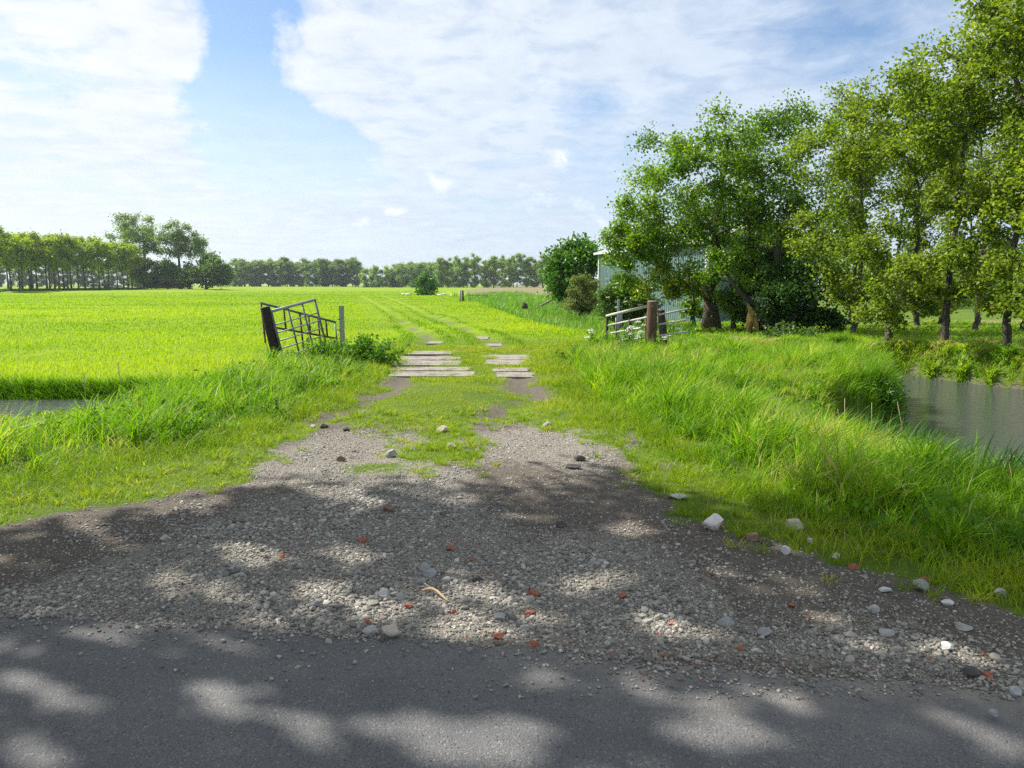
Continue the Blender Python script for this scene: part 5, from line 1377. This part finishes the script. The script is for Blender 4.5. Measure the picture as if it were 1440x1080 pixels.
# white birds resting on the far bank
bird_m = simple_mat('white feathers', (0.72, 0.71, 0.68), (0.80, 0.80, 0.78), 8, 0.8)
beak_m = simple_mat('orange beak', (0.6, 0.25, 0.04), (0.7, 0.32, 0.06), 8, 0.6)
for i, (px, py) in enumerate(((618, 409.5), (624, 411), (636, 411.5), (641, 411), (573, 406), (567, 407))):
    b = at(px, py + 1.2, 132 + 3 * (i % 3)); b[2] = zof(b[0], b[1])
    T_ = thing('swan', 'white swan resting on the brown bank beyond the lane', 'bird', b, 'white swans on the far bank')
    mb = MB(); mb.tube([(-0.62, 0, 0.42), (-0.45, 0, 0.36), (-0.2, 0, 0.30), (0.1, 0, 0.29), (0.35, 0, 0.32), (0.46, 0, 0.44), (0.44, 0, 0.62), (0.48, 0, 0.78), (0.56, 0, 0.80), (0.63, 0, 0.77)],
                       [0.02, 0.14, 0.25, 0.28, 0.20, 0.09, 0.055, 0.055, 0.065, 0.03], 10); mb.build('body', bird_m, T_)
    mb = MB(); mb.tube([(0.62, 0, 0.775), (0.72, 0, 0.745)], [0.025, 0.01], 6); mb.build('beak', beak_m, T_)
    T_.rotation_euler = (0, 0, rg.uniform(-0.5, 0.5) + (PI if i % 2 else 0)); T_.scale = (0.75, 0.75, 0.75 if i % 3 else 0.6)

# ------------------------------------------------------------------ weeds, umbels, stalks, dead wood
def weed(name, label, cat, px, py, Y, rx, rz, n, seed, mat, leaf, nper, rc=0.16):
    c = at(px, py, Y); b = np.array([c[0], c[1], zof(c[0], c[1])])
    rg = np.random.default_rng(seed); k = Y / FPX
    T_ = thing(name, label, cat, b)
    mb = MB(); P = []
    for i in range(n):
        u = rg.normal(0, 0.5, 2)
        e = c + np.array([u[0] * rx * k, u[1] * rx * k, rg.uniform(-0.6, 1) * rz * k * (1 - 0.35 * min(1, abs(u[0])))])
        s = np.array([b[0] + u[0] * rx * k * 0.6, b[1] + u[1] * rx * k * 0.6, zof(b[0] + u[0] * rx * k * 0.6, b[1] + u[1] * rx * k * 0.6) - 0.03])
        mb.tube(bez(s, (s + e) / 2 + np.array([0, 0, 0.05]), e, 4), [0.006, 0.005, 0.004, 0.003], 4, False)
        t = rg.uniform(0.2, 1.05, nper)[:, None]
        P.append(s + (e - s) * t + rg.normal(0, rc * 0.4, (nper, 3)) * np.array([1, 1, 0.6]))
    P = np.concatenate(P); P[:, 2] = np.maximum(P[:, 2], H(P[:, 0], P[:, 1]) + 0.01)
    mb.build('stem', M['stem'], T_, b)
    V, F, A = leaves_mesh(P - b, rg.uniform(0.6, 1.3, len(P)) * leaf, np.clip(rg.normal(0.5, 0.22, len(P)), 0, 1), 0.5)
    link('foliage', mk_mesh('foliage', V, tris=F, attrs={'tint': A}), M[mat], T_)
    return T_
weed('nettle_clump', 'dark green nettle clump at the left end of the slabs', 'weed', 508, 496, 14.9, 44, 26, 80, 1, 'nettle', 0.075, 42)
weed('nettle_clump', 'lighter nettle clump covering the foot of the leaning gate', 'weed', 452, 493, 15.4, 42, 20, 70, 2, 'nettle', 0.06, 36)
weed('nettle_clump', 'leafy weeds at the foot of the pale pipe gate', 'weed', 872, 480, 16.4, 46, 16, 60, 3, 'nettle', 0.06, 34)
weed('nettle_clump', 'dark leafy weeds left of the right gate over the slab edge', 'weed', 815, 500, 15.2, 26, 12, 40, 4, 'nettle', 0.06, 30)
weed('nettle_clump', 'coarse green weeds below the torn trunk on the far bank', 'weed', 1110, 470, 22.0, 34, 16, 50, 6, 'elder', 0.10, 30)
weed('watercress_clump', 'rounded weed tuft overhanging the water at the promontory tip', 'weed', 1245, 560, 11.9, 34, 36, 60, 7, 'laurel', 0.05, 34, 0.2)

def umbel(label, px, py, Y, seed, sc=1.0):
    c = at(px, py, Y); b = np.array([c[0], c[1], zof(c[0], c[1])]); rg = np.random.default_rng(seed)
    T_ = thing('cow_parsley', label, 'wild flower', b, 'cow parsley by the right gate')
    mb = MB(); mb.tube([b - np.array([0, 0, .03]), lerp(b, c, 0.5) + np.array([0.02, 0, 0]), c], [0.006, 0.005, 0.004], 5)
    heads = [c] + [c + np.array([rg.uniform(-.14, .14), rg.uniform(-.1, .1), rg.uniform(-.16, -.03)]) for _ in range(2)]
    for h in heads[1:]: mb.tube([lerp(b, c, 0.6), h], [0.004, 0.003], 5)
    mb.build('stem', M['stem'], T_, b)
    for h in heads:
        f = MB(); f.tube([h - np.array([0, 0, 0.02]), h - np.array([0, 0, 0.012])], 0.06 * sc, 10)
        for q in range(22):
            a = rg.uniform(0, 2 * PI); rr = 0.055 * sc * math.sqrt(rg.uniform())
            f.box(h + np.array([rr * math.cos(a), rr * math.sin(a), 0.012 * rg.normal()]), (0.02, 0.02, 0.008))
        f.build('flower_head', M['white_flower'], T_, b, smooth_sh=False)
for i, (px, py, Y, lb) in enumerate([(831, 464, 16.2, 'cow parsley head alone left of the pale pipe gate'), (898, 452, 16.9, 'tallest cow parsley between the gate rails near the brown post'),
                                     (889, 459, 16.7, 'cow parsley under the middle rail of the pipe gate'), (902, 466, 16.5, 'low cow parsley at the left foot of the brown post'),
                                     (888, 469, 16.4, 'low cow parsley under the bottom rail of the pipe gate'), (945, 452, 17.6, 'cow parsley right behind the black leaning post'),
                                     (940, 471, 16.8, 'cow parsley low to the right of the black post'), (876, 474, 16.3, 'lowest cow parsley below the thin steel post')]):
    umbel(lb, px, py, Y, 30 + i, 1.2)

for i, (px, py0, py1, Y, dx, lb) in enumerate([(1163, 592, 706, 8.6, -2, 'dry brown reed stalk, stoutest and leftmost by the pond'), (1171, 602, 660, 9.2, 4, 'short dry reed stalk beside the stoutest one'),
        (1178, 575, 640, 10.4, 3, 'thin dry stalk in front of the promontory'), (1188, 560, 650, 10.2, -5, 'dry stalk leaning before the promontory bank'), (1203, 600, 660, 9.6, 2, 'pale dry stalk rising from the reeds'),
        (1226, 566, 616, 10.9, -4, 'dry stalk at the shaded foot of the promontory'), (1262, 565, 630, 10.4, 9, 'bent dry stalk standing in the water right of the promontory'), (1117, 545, 575, 11.2, 1, 'thin dry stalk in the dark hollow of the bank'),
        (118, 526, 570, 13.0, 0, 'dry brown stalk at the end of the left ditch'), (166, 512, 552, 13.6, 3, 'dry seed head stalk against the left field edge')]):
    top = at(px, py0, Y); bot = at(px + dx, py1, Y); z = max(zof(bot[0], bot[1]), WATER_Z) - 0.03
    bot[2] = min(bot[2], z)
    mb = MB(); md = lerp(bot, top, 0.55) + np.array([0.02, 0, 0]); mb.tube([bot, md, top], [0.009, 0.008, 0.004] if i else [0.016, 0.014, 0.008], 6)
    if i in (0, 8, 9):
        for q in range(10):
            t = 0.75 + 0.03 * q; p = lerp(bot, top, min(t, 1)); mb.tube([p, p + np.array([0.03 * math.cos(q * 2.1), 0.03 * math.sin(q * 2.1), 0.03])], [0.007, 0.002], 4)
    o = mb.build('reed_stalk', M['dead_reed'], None, bot, loc=bot)
    tag(o, lb, 'dry stalk', 'dry reed stalks by the water')

def log(name, label, cat, pts, rad, mat, extra=()):
    mb = MB(); mb.tube(pts, rad, 10)
    for e in extra: mb.tube(e[0], e[1], 6)
    o = mb.build(name, mat, None, pts[0], loc=pts[0]); tag(o, label, cat); return o
log('dead_branch', 'grey dead wood lying in the grass below the torn trunk', 'dead wood', [at(1022, 481, 21.0), at(1035, 478, 21.0), at(1052, 479, 21.0)], [0.10, 0.12, 0.07], M['grey_wood'],
    [([at(1030, 480, 20.9), at(1046, 485, 20.8)], [0.06, 0.03])])
log('dead_branch', 'tan dead wood at the bank edge left of the pond', 'dead wood', [at(1150, 499, 18.4), at(1160, 496, 18.4), at(1172, 500, 18.4)], [0.07, 0.10, 0.05], M['end_grain'])
log('tree_stump', 'small cut stump on the sunlit far bank by the trunks', 'stump', [at(1216, 490, 20.2), at(1216, 481, 20.2)], [0.13, 0.11], M['end_grain'])
log('plank', 'dark plank propped against the bank under the round shrub', 'plank', [at(760, 430, 50), at(777, 421.5, 50)], [0.07, 0.06], M['grey_wood'])
log('dead_stump', 'dark rotten stump in the ditch reeds right of the lane', 'stump', [at(738, 434, 47), at(738, 428.5, 47), at(735, 424.5, 47)], [0.2, 0.17, 0.05], M['bark'])
for i, (px, py, Y, lb) in enumerate([(52, 619, 8.4, 'small yellow flower in the long grass at the left edge'), (71, 636, 8.1, 'lower yellow flower in the long grass at the left edge'), (1423, 643, 7.6, 'yellow flower among the reeds at the right margin')]):
    c = at(px, py, Y); b = np.array([c[0], c[1], zof(c[0], c[1])])
    T_ = thing('yellow_flower', lb, 'wild flower', b)
    mb = MB(); mb.tube([b - np.array([0, 0, 0.02]), c], 0.004, 5); mb.build('stem', M['stem'], T_, b)
    f = MB()
    for q in range(5):
        a = q * 1.256; f.add([c, c + np.array([0.018 * math.cos(a - .4), 0.018 * math.sin(a - .4), 0.012]), c + np.array([0.035 * math.cos(a), 0.035 * math.sin(a), 0.014]), c + np.array([0.018 * math.cos(a + .4), 0.018 * math.sin(a + .4), 0.012])], [(0, 1, 2, 3)])
    f.build('flower_head', M['yellow_flower'], T_, b, smooth_sh=False)

# ------------------------------------------------------------------ light, sky, camera
HAZE = 0.00014
S = Vector((math.sin(SUN_AZ) * math.cos(SUN_EL), math.cos(SUN_AZ) * math.cos(SUN_EL), math.sin(SUN_EL)))
ld = bpy.data.lights.new('sun', 'SUN'); ld.energy = 5.0; ld.angle = math.radians(0.5); ld.color = (1.0, 0.955, 0.87)
lo = bpy.data.objects.new('sun', ld); COL.objects.link(lo); lo.rotation_euler = S.to_track_quat('Z', 'Y').to_euler(); lo.location = (-20, 12, 30)

w = bpy.data.worlds.new('World'); scene.world = w; w.use_nodes = True
nt = w.node_tree; nt.nodes.clear()
wo = nt.nodes.new('ShaderNodeOutputWorld')
sky = nt.nodes.new('ShaderNodeTexSky'); sky.sky_type = 'NISHITA'; sky.sun_disc = False
sky.sun_elevation = SUN_EL; sky.sun_rotation = SUN_AZ; sky.air_density = 1.0; sky.dust_density = 0.4; sky.ozone_density = 3.0; sky.altitude = 0
tc = nt.nodes.new('ShaderNodeTexCoord'); dirv = tc.outputs['Generated']
sx = nt.nodes.new('ShaderNodeSeparateXYZ'); nt.links.new(dirv, sx.inputs[0])
zc = math_n(nt, 'ADD', math_n(nt, 'MAXIMUM', sx.outputs[2], 0.0), 0.10)
px_ = math_n(nt, 'DIVIDE', sx.outputs[0], zc); py_ = math_n(nt, 'DIVIDE', sx.outputs[1], zc)
cb = nt.nodes.new('ShaderNodeCombineXYZ'); nt.links.new(px_, cb.inputs[0]); nt.links.new(py_, cb.inputs[1])
cn = noise(nt, 1.1, 9, 0.60, cb.outputs[0], 0.4)
cn2 = noise(nt, 5.0, 7, 0.62, cb.outputs[0], 0.3)
cn3 = noise(nt, 0.45, 4, 0.5, cb.outputs[0], 0.2)
wn = noise(nt, 5.0, 6, 0.62, dirv)
wv = nt.nodes.new('ShaderNodeVectorMath'); wv.operation = 'SUBTRACT'; nt.links.new(wn.outputs['Color'], wv.inputs[0]); wv.inputs[1].default_value = (0.5, 0.5, 0.5)
wm = nt.nodes.new('ShaderNodeVectorMath'); wm.operation = 'SCALE'; nt.links.new(wv.outputs[0], wm.inputs[0]); wm.inputs['Scale'].default_value = 0.22
wd_ = nt.nodes.new('ShaderNodeVectorMath'); wd_.operation = 'ADD'; nt.links.new(dirv, wd_.inputs[0]); nt.links.new(wm.outputs[0], wd_.inputs[1])
def blob(px, py, rad_deg, soft=1.0):
    d = np.array(ray(px, py)); d /= np.linalg.norm(d)
    v = nt.nodes.new('ShaderNodeVectorMath'); v.operation = 'DISTANCE'; nt.links.new(wd_.outputs[0], v.inputs[0]); v.inputs[1].default_value = tuple(d)
    r_ = math.radians(rad_deg)
    return math_n(nt, 'SUBTRACT', 1.0, math_n(nt, 'DIVIDE', v.outputs['Value'], r_), True)
holes = None
for (hx, hy, hr_, k) in ((320, -40, 5.5, 1.3), (330, 60, 4.0, 1.2), (330, 130, 4.2, 1.2), (310, 165, 3.4, 0.7), (380, 195, 4.5, 1.2), (440, 222, 3.8, 1.2), (400, 160, 3.5, 0.8), (490, 240, 2.6, 0.8), (262, 125, 2.6, 0.4),
                         (760, 110, 3.0, 0.32), (835, 140, 2.6, 0.4), (1240, 30, 9.0, 0.5), (1130, 20, 7.0, 0.25), (890, 265, 7, 0.30), (40, 120, 3.0, 0.35)):
    b_ = math_n(nt, 'MULTIPLY', blob(hx, hy, hr_), k)
    holes = b_ if holes is None else math_n(nt, 'ADD', holes, b_)
cov = math_n(nt, 'ADD', 1.0, math_n(nt, 'MULTIPLY', math_n(nt, 'SUBTRACT', cn.outputs['Fac'], 0.5), 1.5))
cov = math_n(nt, 'ADD', cov, math_n(nt, 'MULTIPLY', math_n(nt, 'SUBTRACT', cn2.outputs['Fac'], 0.5), 1.5))
cov = math_n(nt, 'SUBTRACT', cov, math_n(nt, 'MULTIPLY', holes, 1.6))
covr = ramp(nt, [(0.0, (0.0, 0.0, 0.0)), (0.50, (0.48, 0.48, 0.48)), (1.0, (0.96, 0.96, 0.96))], cov)
# cloud light: whiter towards the sun, greyer away from it
sd_ = nt.nodes.new('ShaderNodeVectorMath'); sd_.operation = 'DOT_PRODUCT'; nt.links.new(dirv, sd_.inputs[0]); sd_.inputs[1].default_value = tuple(S)
toward = ramp(nt, [(0.0, (0.335, 0.39, 0.485)), (0.40, (0.375, 0.43, 0.505)), (0.64, (0.465, 0.50, 0.54)), (0.85, (0.53, 0.545, 0.56))], sd_.outputs['Value'])
tex = ramp(nt, [(0.32, (0.86, 0.875, 0.90)), (0.68, (1.12, 1.11, 1.09))], math_n(nt, 'ADD', math_n(nt, 'MULTIPLY', cn2.outputs['Fac'], 0.6), math_n(nt, 'MULTIPLY', cn3.outputs['Fac'], 0.4)))
ccol = mixc(nt, toward.outputs[0], tex.outputs[0], 1.0, 'MULTIPLY')
# small fair-weather puffs low over the horizon
puff = None
for (hx, hy, hr_) in ((622, 242, 1.7), (612, 240, 1.3), (478, 325, 1.6), (534, 304, 1.2), (800, 235, 2.0), (770, 292, 1.7), (850, 294, 1.6), (822, 230, 1.5)):
    d = np.array(ray(hx, hy)); d /= np.linalg.norm(d)
    v = nt.nodes.new('ShaderNodeVectorMath'); v.operation = 'SUBTRACT'; nt.links.new(wd_.outputs[0], v.inputs[0]); v.inputs[1].default_value = tuple(d)
    v2 = nt.nodes.new('ShaderNodeVectorMath'); v2.operation = 'MULTIPLY'; nt.links.new(v.outputs[0], v2.inputs[0]); v2.inputs[1].default_value = (1, 1, 1.8)
    v3 = nt.nodes.new('ShaderNodeVectorMath'); v3.operation = 'LENGTH'; nt.links.new(v2.outputs[0], v3.inputs[0])
    b_ = math_n(nt, 'SUBTRACT', 1.0, math_n(nt, 'DIVIDE', v3.outputs['Value'], math.radians(hr_)), True)
    puff = b_ if puff is None else math_n(nt, 'MAXIMUM', puff, b_)
bg = nt.nodes.new('ShaderNodeBackground'); bg.inputs['Strength'].default_value = 0.082
nt.links.new(sky.outputs[0], bg.inputs['Color'])
bc = nt.nodes.new('ShaderNodeBackground'); bc.inputs['Strength'].default_value = 1.0
nt.links.new(mixc(nt, ccol, (0.53, 0.55, 0.57), math_n(nt, 'MULTIPLY', puff, 1.3, True)), bc.inputs['Color'])
# pale veil towards the horizon
veil = ramp(nt, [(0.0, (0.80, 0.80, 0.80)), (0.10, (0.72, 0.72, 0.72)), (0.28, (0.0, 0.0, 0.0))], sx.outputs[2])
fac = math_n(nt, 'MAXIMUM', covr.outputs[0], math_n(nt, 'MAXIMUM', veil.outputs[0], math_n(nt, 'MULTIPLY', puff, 1.2, True)))
ms = nt.nodes.new('ShaderNodeMixShader'); nt.links.new(fac, ms.inputs[0]); nt.links.new(bg.outputs[0], ms.inputs[1]); nt.links.new(bc.outputs[0], ms.inputs[2])
nt.links.new(ms.outputs[0], wo.inputs['Surface'])

hz, nth, outh = new_mat('pale summer air')
pv = nth.nodes.new('ShaderNodeVolumePrincipled'); pv.inputs['Color'].default_value = (0.80, 0.90, 1.0, 1); pv.inputs['Density'].default_value = HAZE; pv.inputs['Anisotropy'].default_value = 0.2
nth.links.new(pv.outputs[0], outh.inputs['Volume'])
mb = MB(); mb.box((0, 750, 14.5), (3200, 2300, 36.0)); tag(mb.build('haze', hz, None, smooth_sh=False), 'thin pale haze over the flat land', 'haze', kind='stuff')

cam = bpy.data.cameras.new('camera'); cam.sensor_width = 36.0; cam.lens = 36.0 * FPX / 1440.0; cam.clip_end = 6000; cam.clip_start = 0.05
co = bpy.data.objects.new('camera', cam); COL.objects.link(co); co.location = (0, 0, CAMH); co.rotation_euler = (PI / 2 - PITCH, 0, 0)
scene.camera = co
scene.view_settings.view_transform = 'Standard'; scene.view_settings.look = 'None'; scene.view_settings.exposure = 0.93; scene.view_settings.gamma = 1.0
scene.view_settings.use_curve_mapping = False
scene.cycles.max_bounces = 6; scene.cycles.diffuse_bounces = 3; scene.cycles.glossy_bounces = 2; scene.cycles.transmission_bounces = 4; scene.cycles.transparent_max_bounces = 4
scene.cycles.sample_clamp_indirect = 3.0; scene.cycles.sample_clamp_direct = 3.0; scene.cycles.use_denoising = False; scene.cycles.denoiser = 'OPENIMAGEDENOISE'; scene.cycles.denoising_input_passes = 'RGB_ALBEDO_NORMAL'; scene.cycles.denoising_prefilter = 'ACCURATE'
